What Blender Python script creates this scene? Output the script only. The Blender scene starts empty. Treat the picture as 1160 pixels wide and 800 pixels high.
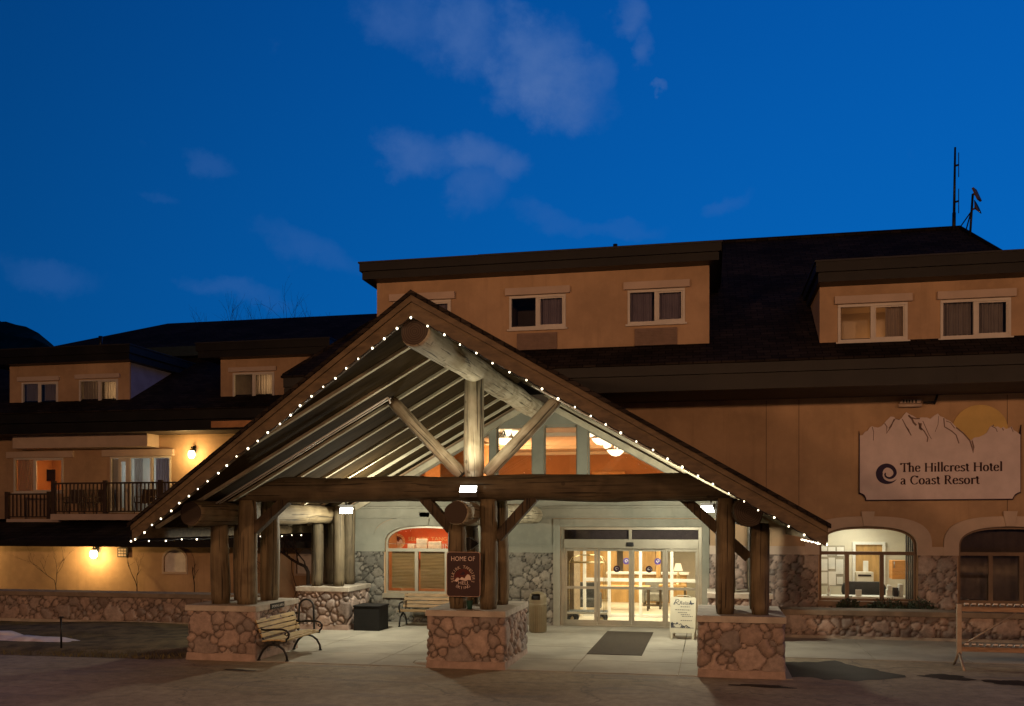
import bpy, bmesh, math, random
import numpy as np
from math import sin, cos, tan, atan, atan2, pi, radians, sqrt
from mathutils import Vector, Matrix, Quaternion
from mathutils.geometry import tessellate_polygon

SC = bpy.context.scene
COL = SC.collection
RND = random.Random(7)

# ---------------------------------------------------------------- camera
CAM_H = 3.0; YAW = radians(11.93); FPX = 1065.0; VHOR = 588.0
cam = bpy.data.objects.new('camera', bpy.data.cameras.new('camera'))
COL.objects.link(cam)
cam.location = (0, 0, CAM_H)
cam.rotation_euler = (pi/2, 0, YAW)
cam.data.sensor_width = 36.0
cam.data.lens = FPX/1160*36.0
cam.data.shift_y = (VHOR-400)/1160
cam.data.clip_end = 5000
SC.camera = cam

# ---------------------------------------------------------------- view
SC.view_settings.view_transform = 'Standard'
SC.view_settings.look = 'None'
SC.view_settings.exposure = 0.0
SC.view_settings.gamma = 1.0
SC.render.engine = 'CYCLES'
SC.cycles.max_bounces = 6
SC.cycles.diffuse_bounces = 3
SC.cycles.glossy_bounces = 3
SC.cycles.transparent_max_bounces = 12
SC.cycles.sample_clamp_indirect = 3.0
SC.cycles.caustics_reflective = False
SC.cycles.caustics_refractive = False

# ---------------------------------------------------------------- node helper
class NT:
    def __init__(s, tree): s.t = tree
    def n(s, typ, **kw):
        nd = s.t.nodes.new(typ)
        ins = kw.pop('ins', {})
        for k, v in kw.items(): setattr(nd, k, v)
        for k, v in ins.items():
            sock = nd.inputs[k]
            if hasattr(v, 'is_linked') or isinstance(v, bpy.types.NodeSocket): s.t.links.new(v, sock)
            else: sock.default_value = v
        return nd
    def math(s, op, a, b=0.0, c=None, clamp=False):
        nd = s.n('ShaderNodeMath', operation=op, use_clamp=clamp)
        for i, v in enumerate([a, b] + ([c] if c is not None else [])):
            if isinstance(v, bpy.types.NodeSocket): s.t.links.new(v, nd.inputs[i])
            else: nd.inputs[i].default_value = v
        return nd.outputs[0]
    def vmath(s, op, a, b=None):
        nd = s.n('ShaderNodeVectorMath', operation=op)
        for i, v in enumerate([a] + ([b] if b is not None else [])):
            if isinstance(v, bpy.types.NodeSocket): s.t.links.new(v, nd.inputs[i])
            else: nd.inputs[i].default_value = v
        return nd
    def mix(s, f, a, b, blend='MIX'):
        nd = s.n('ShaderNodeMix', data_type='RGBA', blend_type=blend)
        for k, v in ((0, f), (6, a), (7, b)):
            if isinstance(v, bpy.types.NodeSocket): s.t.links.new(v, nd.inputs[k])
            else: nd.inputs[k].default_value = (*v, 1) if isinstance(v, tuple) and len(v) == 3 else v
        return nd.outputs[2]
    def maprange(s, v, a, b, c=0.0, d=1.0, smooth=True):
        nd = s.n('ShaderNodeMapRange', interpolation_type='SMOOTHSTEP' if smooth else 'LINEAR')
        s.t.links.new(v, nd.inputs[0])
        for i, x in enumerate((a, b, c, d)): nd.inputs[i+1].default_value = x
        return nd.outputs[0]
    def link(s, a, b): s.t.links.new(a, b)

# ---------------------------------------------------------------- world: a dusk sky in world directions
W = bpy.data.worlds.new('World'); SC.world = W; W.use_nodes = True
wt = NT(W.node_tree); W.node_tree.nodes.clear()
SKY_GAIN = 1.08
tc = wt.n('ShaderNodeTexCoord')
sep = wt.n('ShaderNodeSeparateXYZ', ins={0: tc.outputs['Generated']})
dx, dy, dz = sep.outputs
azim = wt.math('ADD', wt.math('MULTIPLY', dx, 0.34), wt.math('MULTIPLY', dy, 0.94))     # afterglow to the north-east
glow = wt.maprange(azim, -0.35, 0.95)
elev = wt.maprange(dz, 0.0, 0.75)
low = wt.mix(glow, (0.0008, 0.008, 0.020), (0.0016, 0.118, 0.440))
high = wt.mix(glow, (0.0005, 0.006, 0.018), (0.0006, 0.064, 0.305))
base = wt.mix(elev, low, high)
side = wt.maprange(dx, -0.75, 0.45, 0.80, 1.10)
base = wt.mix(1.0, base, side, 'MULTIPLY')
# clouds: gnomonic map of the sky to the north-west
ydir = (-sin(YAW), cos(YAW), 0.0); xdir = (cos(YAW), sin(YAW), 0.0)
dd = wt.vmath('DOT_PRODUCT', tc.outputs['Generated'], ydir).outputs['Value']
dr = wt.vmath('DOT_PRODUCT', tc.outputs['Generated'], xdir).outputs['Value']
dsafe = wt.math('MAXIMUM', dd, 0.05)
px = wt.math('DIVIDE', dr, dsafe); pz = wt.math('DIVIDE', dz, dsafe)
pv = wt.n('ShaderNodeCombineXYZ', ins={0: px, 1: pz, 2: 0.0}).outputs[0]
nz = wt.n('ShaderNodeTexNoise', ins={'Vector': pv, 'Scale': 7.0, 'Detail': 6.0, 'Roughness': 0.58})
nz2 = wt.n('ShaderNodeTexNoise', ins={'Vector': pv, 'Scale': 17.0, 'Detail': 7.0, 'Roughness': 0.6})
wv = wt.vmath('SUBTRACT', nz.outputs['Color'], (0.5, 0.5, 0.5)).outputs[0]
ws = wt.n('ShaderNodeVectorMath', operation='SCALE', ins={0: wv}); ws.inputs['Scale'].default_value = 0.10
wv2 = wt.vmath('SUBTRACT', nz2.outputs['Color'], (0.5, 0.5, 0.5)).outputs[0]
ws2 = wt.n('ShaderNodeVectorMath', operation='SCALE', ins={0: wv2}); ws2.inputs['Scale'].default_value = 0.035
pw = wt.vmath('ADD', wt.vmath('ADD', pv, ws.outputs[0]).outputs[0], ws2.outputs[0]).outputs[0]
CLOUDS = [  # direction (tan right, tan up), radii, tilt, strength
    (-0.105, 0.530, 0.070, 0.034, -28, 0.42), (-0.045, 0.512, 0.072, 0.036, -24, 0.66), (0.012, 0.488, 0.066, 0.042, -18, 0.92), (0.052, 0.455, 0.050, 0.038, -8, 0.95), (0.080, 0.470, 0.028, 0.026, 20, 0.7),
    (-0.090, 0.392, 0.050, 0.030, -24, 0.55), (-0.045, 0.388, 0.046, 0.030, -15, 0.70), (-0.008, 0.372, 0.028, 0.022, 10, 0.62),
    (-0.038, 0.345, 0.040, 0.030, 50, 0.42), (0.118, 0.532, 0.024, 0.020, -20, 0.72), (0.138, 0.500, 0.013, 0.020, 10, 0.50), (0.162, 0.461, 0.010, 0.006, 0, 0.5),
    (-0.325, 0.385, 0.030, 0.013, -25, 0.22), (-0.220, 0.290, 0.070, 0.020, -22, 0.22), (-0.375, 0.352, 0.026, 0.008, -8, 0.16),
    (-0.50, 0.265, 0.070, 0.018, -8, 0.20), (-0.285, 0.240, 0.050, 0.014, -12, 0.22), (0.035, 0.318, 0.050, 0.014, -10, 0.20), (0.23, 0.345, 0.026, 0.010, 20, 0.16), (0.10, 0.312, 0.07, 0.010, 0, 0.16)]
sepw = wt.n('ShaderNodeSeparateXYZ', ins={0: pw})
acc = None
for cx, cz, rx, rz, tilt, st in CLOUDS:
    ca, sa = cos(radians(tilt)), sin(radians(tilt))
    ax = wt.math('SUBTRACT', sepw.outputs[0], cx); az = wt.math('SUBTRACT', sepw.outputs[1], cz)
    qx = wt.math('ADD', wt.math('MULTIPLY', ax, ca/rx), wt.math('MULTIPLY', az, sa/rx))
    qz = wt.math('ADD', wt.math('MULTIPLY', ax, -sa/rz), wt.math('MULTIPLY', az, ca/rz))
    r2 = wt.math('ADD', wt.math('MULTIPLY', qx, qx), wt.math('MULTIPLY', qz, qz))
    shp = wt.math('ADD', wt.maprange(r2, 1.9, 0.0, smooth=False), wt.math('MULTIPLY', wt.math('SUBTRACT', nz2.outputs['Fac'], 0.5), 1.5))
    den = wt.math('MULTIPLY', wt.maprange(shp, 0.22, 1.30), st)
    acc = den if acc is None else wt.math('MAXIMUM', acc, den)
tex = wt.math('ADD', wt.math('MULTIPLY', wt.maprange(nz.outputs['Fac'], 0.3, 0.72), 0.45), 0.78)
cl = wt.math('MULTIPLY', acc, tex, clamp=True)
cl = wt.math('MULTIPLY', cl, wt.maprange(dd, 0.1, 0.4), clamp=True)
base = wt.mix(wt.math('MULTIPLY', cl, 0.92), base, (0.060, 0.140, 0.375))
# a few early stars
bg = wt.n('ShaderNodeBackground', ins={'Color': base, 'Strength': SKY_GAIN})
wo = wt.n('ShaderNodeOutputWorld', ins={'Surface': bg.outputs[0]})

# ---------------------------------------------------------------- lights of the place
def lamp(name, kind, loc, energy, color, **kw):
    l = bpy.data.lights.new(name, kind); l.energy = energy; l.color = color
    tgt = kw.pop('target', None)
    for k, v in kw.items(): setattr(l, k, v)
    o = bpy.data.objects.new(name, l); COL.objects.link(o); o.location = loc
    if tgt is not None:
        o.rotation_mode = 'QUATERNION'
        o.rotation_quaternion = (Vector(tgt)-Vector(loc)).to_track_quat('-Z', 'Y')
    return o
SODIUM = (1.0, 0.52, 0.27)
# parking-lot street lamps beside and behind the camera
for lx_, le_ in ((15.0, 5000), (0.0, 4300), (-17.0, 5800)):
    lamp('street_lamp_light', 'POINT', (lx_, -8.0, 8.2), le_, SODIUM, shadow_soft_size=0.6)
lamp('dusk_sun', 'SUN', (0, 0, 50), 0.012, (0.8, 0.85, 1.0), angle=radians(20)).rotation_euler = (radians(60), 0, radians(160))

# ---------------------------------------------------------------- measuring helpers: a point of the photograph on a real plane
def gx(u, Y): return Y*tan(atan((u-580)/FPX)-YAW)
def gz(u, v, Y):
    X = gx(u, Y); return CAM_H+(VHOR-v)*(-X*sin(YAW)+Y*cos(YAW))/FPX
def gp(u, v, Y): return Vector((gx(u, Y), Y, gz(u, v, Y)))

# ---------------------------------------------------------------- objects
ORG = {}
def tag(o, label=None, cat=None, group=None, kind=None):
    for k, v in (('label', label), ('category', cat), ('group', group), ('kind', kind)):
        if v: o[k] = v
    return o
def thing(name, loc, label, cat, group=None, rz=0.0):
    o = bpy.data.objects.new(name, None); COL.objects.link(o)
    o.location = loc; o.rotation_euler = (0, 0, rz); o.empty_display_size = 0.2
    ORG[o.name] = Vector(loc)
    return tag(o, label, cat, group)

class MB:
    def __init__(s): s.v = []; s.f = []; s.m = []; s.sm = []
    def add(s, vs, fs, mi=0, smooth=False):
        o = len(s.v); s.v += [tuple(p) for p in vs]
        for f in fs: s.f.append(tuple(i+o for i in f)); s.m.append(mi); s.sm.append(smooth)
        return s
    def box(s, x0, x1, y0, y1, z0, z1, mi=0):
        vs = [(x, y, z) for x in (x0, x1) for y in (y0, y1) for z in (z0, z1)]
        return s.add(vs, [(0,1,3,2), (4,6,7,5), (0,4,5,1), (2,3,7,6), (0,2,6,4), (1,5,7,3)], mi)
    def quad(s, a, b, c, d, mi=0): return s.add([a, b, c, d], [(0,1,2,3)], mi)
    def hexa(s, p, mi=0):   # 8 points: bottom 4 then top 4
        return s.add(p, [(0,3,2,1), (4,5,6,7), (0,1,5,4), (1,2,6,5), (2,3,7,6), (3,0,4,7)], mi)
    def beam(s, p0, p1, w, h, up=Vector((0,0,1)), mi=0):
        p0 = Vector(p0); p1 = Vector(p1); d = (p1-p0).normalized()
        sd = d.cross(up)
        if sd.length < 1e-4: sd = Vector((1,0,0))
        sd.normalize(); u = sd.cross(d).normalized()
        c = [(-1,-1), (1,-1), (1,1), (-1,1)]
        vs = [p+sd*(a*w/2)+u*(b*h/2) for p in (p0, p1) for a, b in c]
        return s.add(vs, [(3,2,1,0), (4,5,6,7), (0,1,5,4), (1,2,6,5), (2,3,7,6), (3,0,4,7)], mi)
    def tube(s, pts, r, n=8, mi=0, caps=True, closed=False):
        pts = [Vector(p) for p in pts]; k = len(pts)
        rs = r if isinstance(r, (list, tuple)) else [r]*k
        vs = []; ref = None
        for i, p in enumerate(pts):
            a = pts[(i-1) % k] if (i > 0 or closed) else p
            b = pts[(i+1) % k] if (i < k-1 or closed) else p
            d = (b-a).normalized()
            if ref is None:
                ref = d.orthogonal().normalized()
            ref = (ref-d*ref.dot(d))
            ref = ref.normalized() if ref.length > 1e-5 else d.orthogonal().normalized()
            q = d.cross(ref)
            for j in range(n):
                t = 2*pi*j/n; vs.append(p+(ref*cos(t)+q*sin(t))*rs[i])
        fs = []
        for i in range(k if closed else k-1):
            for j in range(n):
                a = i*n+j; b = i*n+(j+1) % n; c = ((i+1) % k)*n+(j+1) % n; e = ((i+1) % k)*n+j
                fs.append((a, b, c, e))
        if caps and not closed:
            fs.append(tuple(reversed(range(n)))); fs.append(tuple(range((k-1)*n, k*n)))
        return s.add(vs, fs, mi, True)
    def lathe(s, prof, c, n=16, mi=0, sx=1.0, sy=1.0):
        c = Vector(c); vs = []; fs = []; k = len(prof)
        for r, z in prof:
            for j in range(n):
                t = 2*pi*j/n; vs.append((c.x+r*cos(t)*sx, c.y+r*sin(t)*sy, c.z+z))
        for i in range(k-1):
            for j in range(n):
                fs.append((i*n+j, i*n+(j+1) % n, (i+1)*n+(j+1) % n, (i+1)*n+j))
        fs.append(tuple(reversed(range(n)))); fs.append(tuple(range((k-1)*n, k*n)))
        return s.add(vs, fs, mi, True)
    def plate(s, loops, y0, y1, mi=0, ax='y'):
        # loops of (x, z): the first is the outline, the others are holes
        L = [[Vector((a, b, 0)) for a, b in l] for l in loops]
        flat = [p for l in L for p in l]
        tri = tessellate_polygon(L)
        def P(p, y):
            return (p.x, y, p.y) if ax == 'y' else ((y, p.x, p.y) if ax == 'x' else (p.x, p.y, y))
        n = len(flat)
        fs = []
        for t in tri:
            a, b, c = (flat[i] for i in t)
            ar = (b.x-a.x)*(c.y-a.y)-(b.y-a.y)*(c.x-a.x)
            t = tuple(t) if ar > 0 else tuple(reversed(t))
            fs.append(t); fs.append(tuple(i+n for i in reversed(t)))
        o = 0
        for l in L:
            k = len(l)
            for i in range(k): fs.append((o+i, o+(i+1) % k, n+o+(i+1) % k, n+o+i))
            o += k
        return s.add([P(p, y0) for p in flat]+[P(p, y1) for p in flat], fs, mi)
    def build(s, name, mats, parent=None, local=False, bevel=0.0, fixn=True):
        me = bpy.data.meshes.new(name)
        off = Vector((0,0,0))
        if parent is not None and not local: off = ORG[parent.name]
        me.from_pydata([(a-off.x, b-off.y, c-off.z) for a, b, c in s.v], [], s.f)
        mats = mats if isinstance(mats, (list, tuple)) else [mats]
        for m in mats: me.materials.append(m)
        me.polygons.foreach_set('material_index', s.m)
        me.polygons.foreach_set('use_smooth', s.sm)
        me.validate(); me.update()
        if fixn:
            bm = bmesh.new(); bm.from_mesh(me); bmesh.ops.recalc_face_normals(bm, faces=bm.faces)
            if bevel > 0:
                es = [e for e in bm.edges if len(e.link_faces) == 2 and e.calc_face_angle(0) > 0.7]
                bmesh.ops.bevel(bm, geom=es, offset=bevel, segments=2, affect='EDGES', profile=0.6)
            bm.to_mesh(me); bm.free()
        o = bpy.data.objects.new(name, me); COL.objects.link(o)
        if parent is not None: o.parent = parent
        ORG[o.name] = off if not local else Vector((0,0,0))
        return o

def copy_tree(o, parent=None):
    c = o.copy(); COL.objects.link(c)
    if parent is not None: c.parent = parent
    for ch in list(o.children): copy_tree(ch, c)
    return c

# ---------------------------------------------------------------- materials
def pmat(name, col, rough=0.8, var=0.25, scale=6.0, bump=0.0, bscale=40.0, col2=None, metal=0.0, stretch=(1,1,1), spec=0.4, detail=5.0):
    m = bpy.data.materials.new(name); m.use_nodes = True
    t = NT(m.node_tree); m.node_tree.nodes.clear()
    c = t.n('ShaderNodeTexCoord')
    mp = t.n('ShaderNodeMapping', ins={0: c.outputs['Object']}); mp.inputs['Scale'].default_value = stretch
    nz = t.n('ShaderNodeTexNoise', ins={'Vector': mp.outputs[0], 'Scale': scale, 'Detail': detail, 'Roughness': 0.6})
    dark = tuple(x*(1-var) for x in col) if col2 is None else col2
    lite = tuple(min(1, x*(1+var)) for x in col) if col2 is None else col
    f = t.maprange(nz.outputs['Fac'], 0.30, 0.70)
    cc = t.mix(f, dark, lite)
    b = t.n('ShaderNodeBsdfPrincipled', ins={'Base Color': cc, 'Roughness': rough, 'Metallic': metal, 'Specular IOR Level': spec})
    if bump > 0:
        n2 = t.n('ShaderNodeTexNoise', ins={'Vector': mp.outputs[0], 'Scale': bscale, 'Detail': 4.0})
        bp = t.n('ShaderNodeBump', ins={'Strength': bump, 'Distance': 0.02, 'Height': n2.outputs['Fac']})
        t.link(bp.outputs[0], b.inputs['Normal'])
    t.n('ShaderNodeOutputMaterial', ins={'Surface': b.outputs[0]})
    return m
def emat(name, col, strength):
    m = bpy.data.materials.new(name); m.use_nodes = True
    t = NT(m.node_tree); m.node_tree.nodes.clear()
    e = t.n('ShaderNodeEmission', ins={'Color': (*col, 1), 'Strength': strength})
    t.n('ShaderNodeOutputMaterial', ins={'Surface': e.outputs[0]})
    return m
def glass(name, tint=(0.9, 0.93, 0.92), refl=0.0):
    m = bpy.data.materials.new(name); m.use_nodes = True
    t = NT(m.node_tree); m.node_tree.nodes.clear()
    fr = t.n('ShaderNodeFresnel', ins={'IOR': 1.5})
    f = t.math('ADD', t.math('MULTIPLY', fr.outputs[0], 1.6), refl, clamp=True)
    tr = t.n('ShaderNodeBsdfTransparent', ins={'Color': (*tint, 1)})
    gl = t.n('ShaderNodeBsdfGlossy', ins={'Color': (0.95, 0.97, 1, 1), 'Roughness': 0.02})
    mx = t.n('ShaderNodeMixShader', ins={0: f, 1: tr.outputs[0], 2: gl.outputs[0]})
    t.n('ShaderNodeOutputMaterial', ins={'Surface': mx.outputs[0]})
    return m
def wood_log(name, c1, c2, rough=0.75):
    m = bpy.data.materials.new(name); m.use_nodes = True
    t = NT(m.node_tree); m.node_tree.nodes.clear()
    c = t.n('ShaderNodeTexCoord'); oi = t.n('ShaderNodeObjectInfo')
    sh = t.vmath('SCALE', (13.0, 7.0, 5.0)); t.link(oi.outputs['Random'], sh.inputs['Scale'])
    p = t.vmath('ADD', c.outputs['Object'], sh.outputs[0]).outputs[0]
    mp = t.n('ShaderNodeMapping', ins={0: p}); mp.inputs['Scale'].default_value = (9, 9, 0.8)
    n1 = t.n('ShaderNodeTexNoise', ins={'Vector': mp.outputs[0], 'Scale': 1.6, 'Detail': 6.0, 'Roughness': 0.65})
    n2 = t.n('ShaderNodeTexNoise', ins={'Vector': p, 'Scale': 1.7, 'Detail': 4.0, 'Distortion': 0.8})
    mp3 = t.n('ShaderNodeMapping', ins={0: p}); mp3.inputs['Scale'].default_value = (26, 26, 0.5)
    n3 = t.n('ShaderNodeTexNoise', ins={'Vector': mp3.outputs[0], 'Scale': 1.0, 'Detail': 2.0})
    kn = t.n('ShaderNodeTexVoronoi', ins={'Vector': p, 'Scale': 2.3})
    f = t.math('ADD', t.math('MULTIPLY', t.maprange(n1.outputs['Fac'], 0.3, 0.7), 0.55), t.math('MULTIPLY', t.maprange(n2.outputs['Fac'], 0.35, 0.68), 0.55), clamp=True)
    cc = t.mix(f, c2, c1)
    crack = t.maprange(n3.outputs['Fac'], 0.345, 0.40)
    cc = t.mix(t.math('MULTIPLY', t.math('SUBTRACT', 1.0, crack), 0.85), cc, tuple(x*0.18 for x in c2))
    knot = t.maprange(kn.outputs['Distance'], 0.13, 0.06)
    cc = t.mix(t.math('MULTIPLY', knot, 0.6), cc, tuple(x*0.35 for x in c2))
    h = t.math('ADD', t.math('MULTIPLY', n1.outputs['Fac'], 0.6), t.math('MULTIPLY', crack, 0.6))
    bp = t.n('ShaderNodeBump', ins={'Strength': 0.7, 'Distance': 0.03, 'Height': h})
    b = t.n('ShaderNodeBsdfPrincipled', ins={'Base Color': cc, 'Roughness': rough, 'Specular IOR Level': 0.35, 'Normal': bp.outputs[0]})
    t.n('ShaderNodeOutputMaterial', ins={'Surface': b.outputs[0]})
    return m
def ring_end(name, c1, c2):
    m = bpy.data.materials.new(name); m.use_nodes = True
    t = NT(m.node_tree); m.node_tree.nodes.clear()
    c = t.n('ShaderNodeTexCoord')
    mp = t.n('ShaderNodeMapping', ins={0: c.outputs['Object']}); mp.inputs['Scale'].default_value = (1, 1, 0)
    wv = t.n('ShaderNodeTexWave', wave_type='RINGS', rings_direction='SPHERICAL', ins={'Vector': mp.outputs[0], 'Scale': 9.0, 'Distortion': 2.0, 'Detail': 2.0})
    cc = t.mix(wv.outputs['Fac'], c2, c1)
    b = t.n('ShaderNodeBsdfPrincipled', ins={'Base Color': cc, 'Roughness': 0.9, 'Specular IOR Level': 0.2})
    t.n('ShaderNodeOutputMaterial', ins={'Surface': b.outputs[0]})
    return m
def stone_mat(name, tones, mortar):
    m = bpy.data.materials.new(name); m.use_nodes = True
    t = NT(m.node_tree); m.node_tree.nodes.clear()
    a = t.n('ShaderNodeAttribute', attribute_name='stone')
    sp = t.n('ShaderNodeSeparateColor', ins={0: a.outputs['Color']})
    rp = t.n('ShaderNodeValToRGB', ins={0: sp.outputs[0]})
    el = rp.color_ramp.elements
    while len(el) < len(tones): el.new(0.5)
    for i, c in enumerate(tones): el[i].position = i/(len(tones)-1); el[i].color = (*c, 1)
    c = t.n('ShaderNodeTexCoord')
    nz = t.n('ShaderNodeTexNoise', ins={'Vector': c.outputs['Object'], 'Scale': 9.0, 'Detail': 7.0, 'Roughness': 0.65})
    nb = t.n('ShaderNodeTexNoise', ins={'Vector': c.outputs['Object'], 'Scale': 34.0, 'Detail': 5.0})
    v = t.maprange(nz.outputs['Fac'], 0.25, 0.75, 0.62, 1.3, False)
    col = t.mix(1.0, rp.outputs[0], v, 'MULTIPLY')
    col = t.mix(sp.outputs[1], col, mortar)
    bp = t.n('ShaderNodeBump', ins={'Strength': 0.5, 'Distance': 0.015, 'Height': t.math('ADD', nb.outputs['Fac'], nz.outputs['Fac'])})
    b = t.n('ShaderNodeBsdfPrincipled', ins={'Base Color': col, 'Roughness': 0.85, 'Specular IOR Level': 0.3, 'Normal': bp.outputs[0]})
    t.n('ShaderNodeOutputMaterial', ins={'Surface': b.outputs[0]})
    return m

M = {}
def stucco_mat(name, col):
    m = bpy.data.materials.new(name); m.use_nodes = True
    t = NT(m.node_tree); m.node_tree.nodes.clear()
    c = t.n('ShaderNodeTexCoord')
    n1 = t.n('ShaderNodeTexNoise', ins={'Vector': c.outputs['Object'], 'Scale': 0.55, 'Detail': 6.0, 'Roughness': 0.6})
    mp = t.n('ShaderNodeMapping', ins={0: c.outputs['Object']}); mp.inputs['Scale'].default_value = (3.2, 3.2, 0.22)
    n2 = t.n('ShaderNodeTexNoise', ins={'Vector': mp.outputs[0], 'Scale': 1.0, 'Detail': 5.0, 'Roughness': 0.65})
    n3 = t.n('ShaderNodeTexNoise', ins={'Vector': c.outputs['Object'], 'Scale': 70.0, 'Detail': 3.0})
    n4 = t.n('ShaderNodeTexNoise', ins={'Vector': c.outputs['Object'], 'Scale': 5.0, 'Detail': 6.0})
    cc = t.mix(t.maprange(n1.outputs['Fac'], 0.32, 0.68), tuple(x*0.80 for x in col), tuple(min(1, x*1.10) for x in col))
    cc = t.mix(t.math('MULTIPLY', t.maprange(n2.outputs['Fac'], 0.52, 0.72), 0.45), cc, tuple(x*0.66 for x in col))
    cc = t.mix(t.math('MULTIPLY', t.maprange(n4.outputs['Fac'], 0.45, 0.75), 0.22), cc, tuple(min(1, x*1.25) for x in col))
    h = t.math('ADD', t.math('MULTIPLY', n3.outputs['Fac'], 0.6), n4.outputs['Fac'])
    bp = t.n('ShaderNodeBump', ins={'Strength': 0.45, 'Distance': 0.02, 'Height': h})
    b = t.n('ShaderNodeBsdfPrincipled', ins={'Base Color': cc, 'Roughness': 0.93, 'Specular IOR Level': 0.2, 'Normal': bp.outputs[0]})
    t.n('ShaderNodeOutputMaterial', ins={'Surface': b.outputs[0]})
    return m
def shingle_mat(name):
    m = bpy.data.materials.new(name); m.use_nodes = True
    t = NT(m.node_tree); m.node_tree.nodes.clear()
    c = t.n('ShaderNodeTexCoord'); sp = t.n('ShaderNodeSeparateXYZ', ins={0: c.outputs['Object']})
    v = t.n('ShaderNodeCombineXYZ', ins={0: t.math('ADD', sp.outputs[0], t.math('MULTIPLY', sp.outputs[1], 0.02)), 1: t.math('MULTIPLY', sp.outputs[2], 1.9), 2: 0.0})
    bk = t.n('ShaderNodeTexBrick', offset=0.5, ins={'Vector': v.outputs[0], 'Color1': (0.034, 0.026, 0.020, 1), 'Color2': (0.017, 0.0135, 0.011, 1), 'Mortar': (0.006, 0.005, 0.004, 1), 'Scale': 1.0, 'Mortar Size': 0.012, 'Brick Width': 0.34, 'Row Height': 0.17, 'Bias': 0.0})
    nz = t.n('ShaderNodeTexNoise', ins={'Vector': c.outputs['Object'], 'Scale': 0.8, 'Detail': 7.0})
    cc = t.mix(1.0, bk.outputs['Color'], t.maprange(nz.outputs['Fac'], 0.3, 0.7, 0.65, 1.35), 'MULTIPLY')
    bp = t.n('ShaderNodeBump', ins={'Strength': 0.6, 'Distance': 0.03, 'Height': t.math('SUBTRACT', 1.0, bk.outputs['Fac'])})
    b = t.n('ShaderNodeBsdfPrincipled', ins={'Base Color': cc, 'Roughness': 0.95, 'Specular IOR Level': 0.06, 'Normal': bp.outputs[0]})
    t.n('ShaderNodeOutputMaterial', ins={'Surface': b.outputs[0]})
    return m
M['stucco'] = stucco_mat('stucco', (0.48, 0.325, 0.195))
M['stucco_canopy_lit'] = stucco_mat('stucco_canopy_lit', (0.28, 0.28, 0.225))  # same stucco with the canopy lamplight put into its grey
M['trim'] = pmat('trim_stucco', (0.54, 0.43, 0.34), 0.9, 0.08, 1.5, 0.25, 80, spec=0.2)
M['siding'] = pmat('painted_siding', (0.50, 0.49, 0.45), 0.8, 0.08, 2.0)
M['shingle'] = shingle_mat('roof_shingle')
M['fascia'] = pmat('fascia_metal', (0.0095, 0.0085, 0.006), 0.5, 0.35, 1.2, 0.06, 3, spec=0.3)
M['soffit'] = pmat('soffit_board', (0.050, 0.036, 0.026), 0.8, 0.2, 2.0)
M['rake'] = pmat('rake_board', (0.108, 0.076, 0.040), 0.7, 0.3, 1.6, 0.2, 12, stretch=(1,6,6))
M['gutter'] = pmat('black_edge', (0.018, 0.016, 0.015), 0.6, 0.2)
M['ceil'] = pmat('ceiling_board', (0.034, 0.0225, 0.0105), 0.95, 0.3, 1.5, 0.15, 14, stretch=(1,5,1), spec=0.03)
M['rafter'] = pmat('rafter_wood', (0.50, 0.455, 0.33), 0.92, 0.28, 1.3, 0.2, 14, stretch=(1,6,1), spec=0.08)
M['log'] = wood_log('peeled_log', (0.195, 0.150, 0.083), (0.088, 0.064, 0.034))
M['log_beam'] = wood_log('beam_log', (0.125, 0.098, 0.056), (0.058, 0.044, 0.026))
M['log_pale'] = wood_log('uplit_log', (0.56, 0.50, 0.36), (0.24, 0.195, 0.12))  # paler copy of the log wood, uplight put into its colour
M['log_end'] = ring_end('log_end', (0.075, 0.056, 0.042), (0.042, 0.031, 0.023))
M['timber'] = wood_log('dark_timber', (0.085, 0.060, 0.032), (0.040, 0.028, 0.016))
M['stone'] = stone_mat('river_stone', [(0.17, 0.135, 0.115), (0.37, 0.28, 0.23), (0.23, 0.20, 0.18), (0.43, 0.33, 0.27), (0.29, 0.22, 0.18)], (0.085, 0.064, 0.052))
M['stone_canopy_lit'] = stone_mat('canopy_lit_stone', [(0.10, 0.098, 0.082), (0.24, 0.23, 0.195), (0.145, 0.135, 0.11), (0.29, 0.27, 0.22), (0.18, 0.175, 0.145)], (0.028, 0.026, 0.022))  # grey copy of the wall stone, canopy light put into its tones
M['cap'] = pmat('cast_cap', (0.40, 0.355, 0.29), 0.85, 0.18, 3.0, 0.3, 50)
M['concrete'] = pmat('concrete', (0.36, 0.335, 0.27), 0.85, 0.16, 0.9, 0.25, 60)
M['white_paint'] = pmat('white_frame', (0.62, 0.58, 0.50), 0.55, 0.06, 3.0)
M['alu'] = pmat('bronze_aluminium', (0.36, 0.33, 0.25), 0.42, 0.08, 3.0, metal=0.3)
M['brownframe'] = pmat('brown_frame', (0.17, 0.105, 0.06), 0.5, 0.12, 3.0)
M['glass'] = glass('window_glass')
M['glass_dark'] = glass('room_window_glass', (0.85, 0.85, 0.88), 0.0)
def cloth(name, col):
    m = pmat(name, col, 0.95, 0.1, 4.0)
    t = NT(m.node_tree); b = [n for n in m.node_tree.nodes if n.type == 'BSDF_PRINCIPLED'][0]; o = [n for n in m.node_tree.nodes if n.type == 'OUTPUT_MATERIAL'][0]
    tl = t.n('ShaderNodeBsdfTranslucent', ins={'Color': (*col, 1)})
    mx = t.n('ShaderNodeMixShader', ins={0: 0.45, 1: b.outputs[0], 2: tl.outputs[0]}); t.link(mx.outputs[0], o.inputs['Surface'])
    return m
M['curtain'] = cloth('curtain_cloth', (0.46, 0.41, 0.35))
M['darkroom'] = pmat('dim_room', (0.16, 0.13, 0.10), 0.9, 0.15, 2.0)
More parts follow.
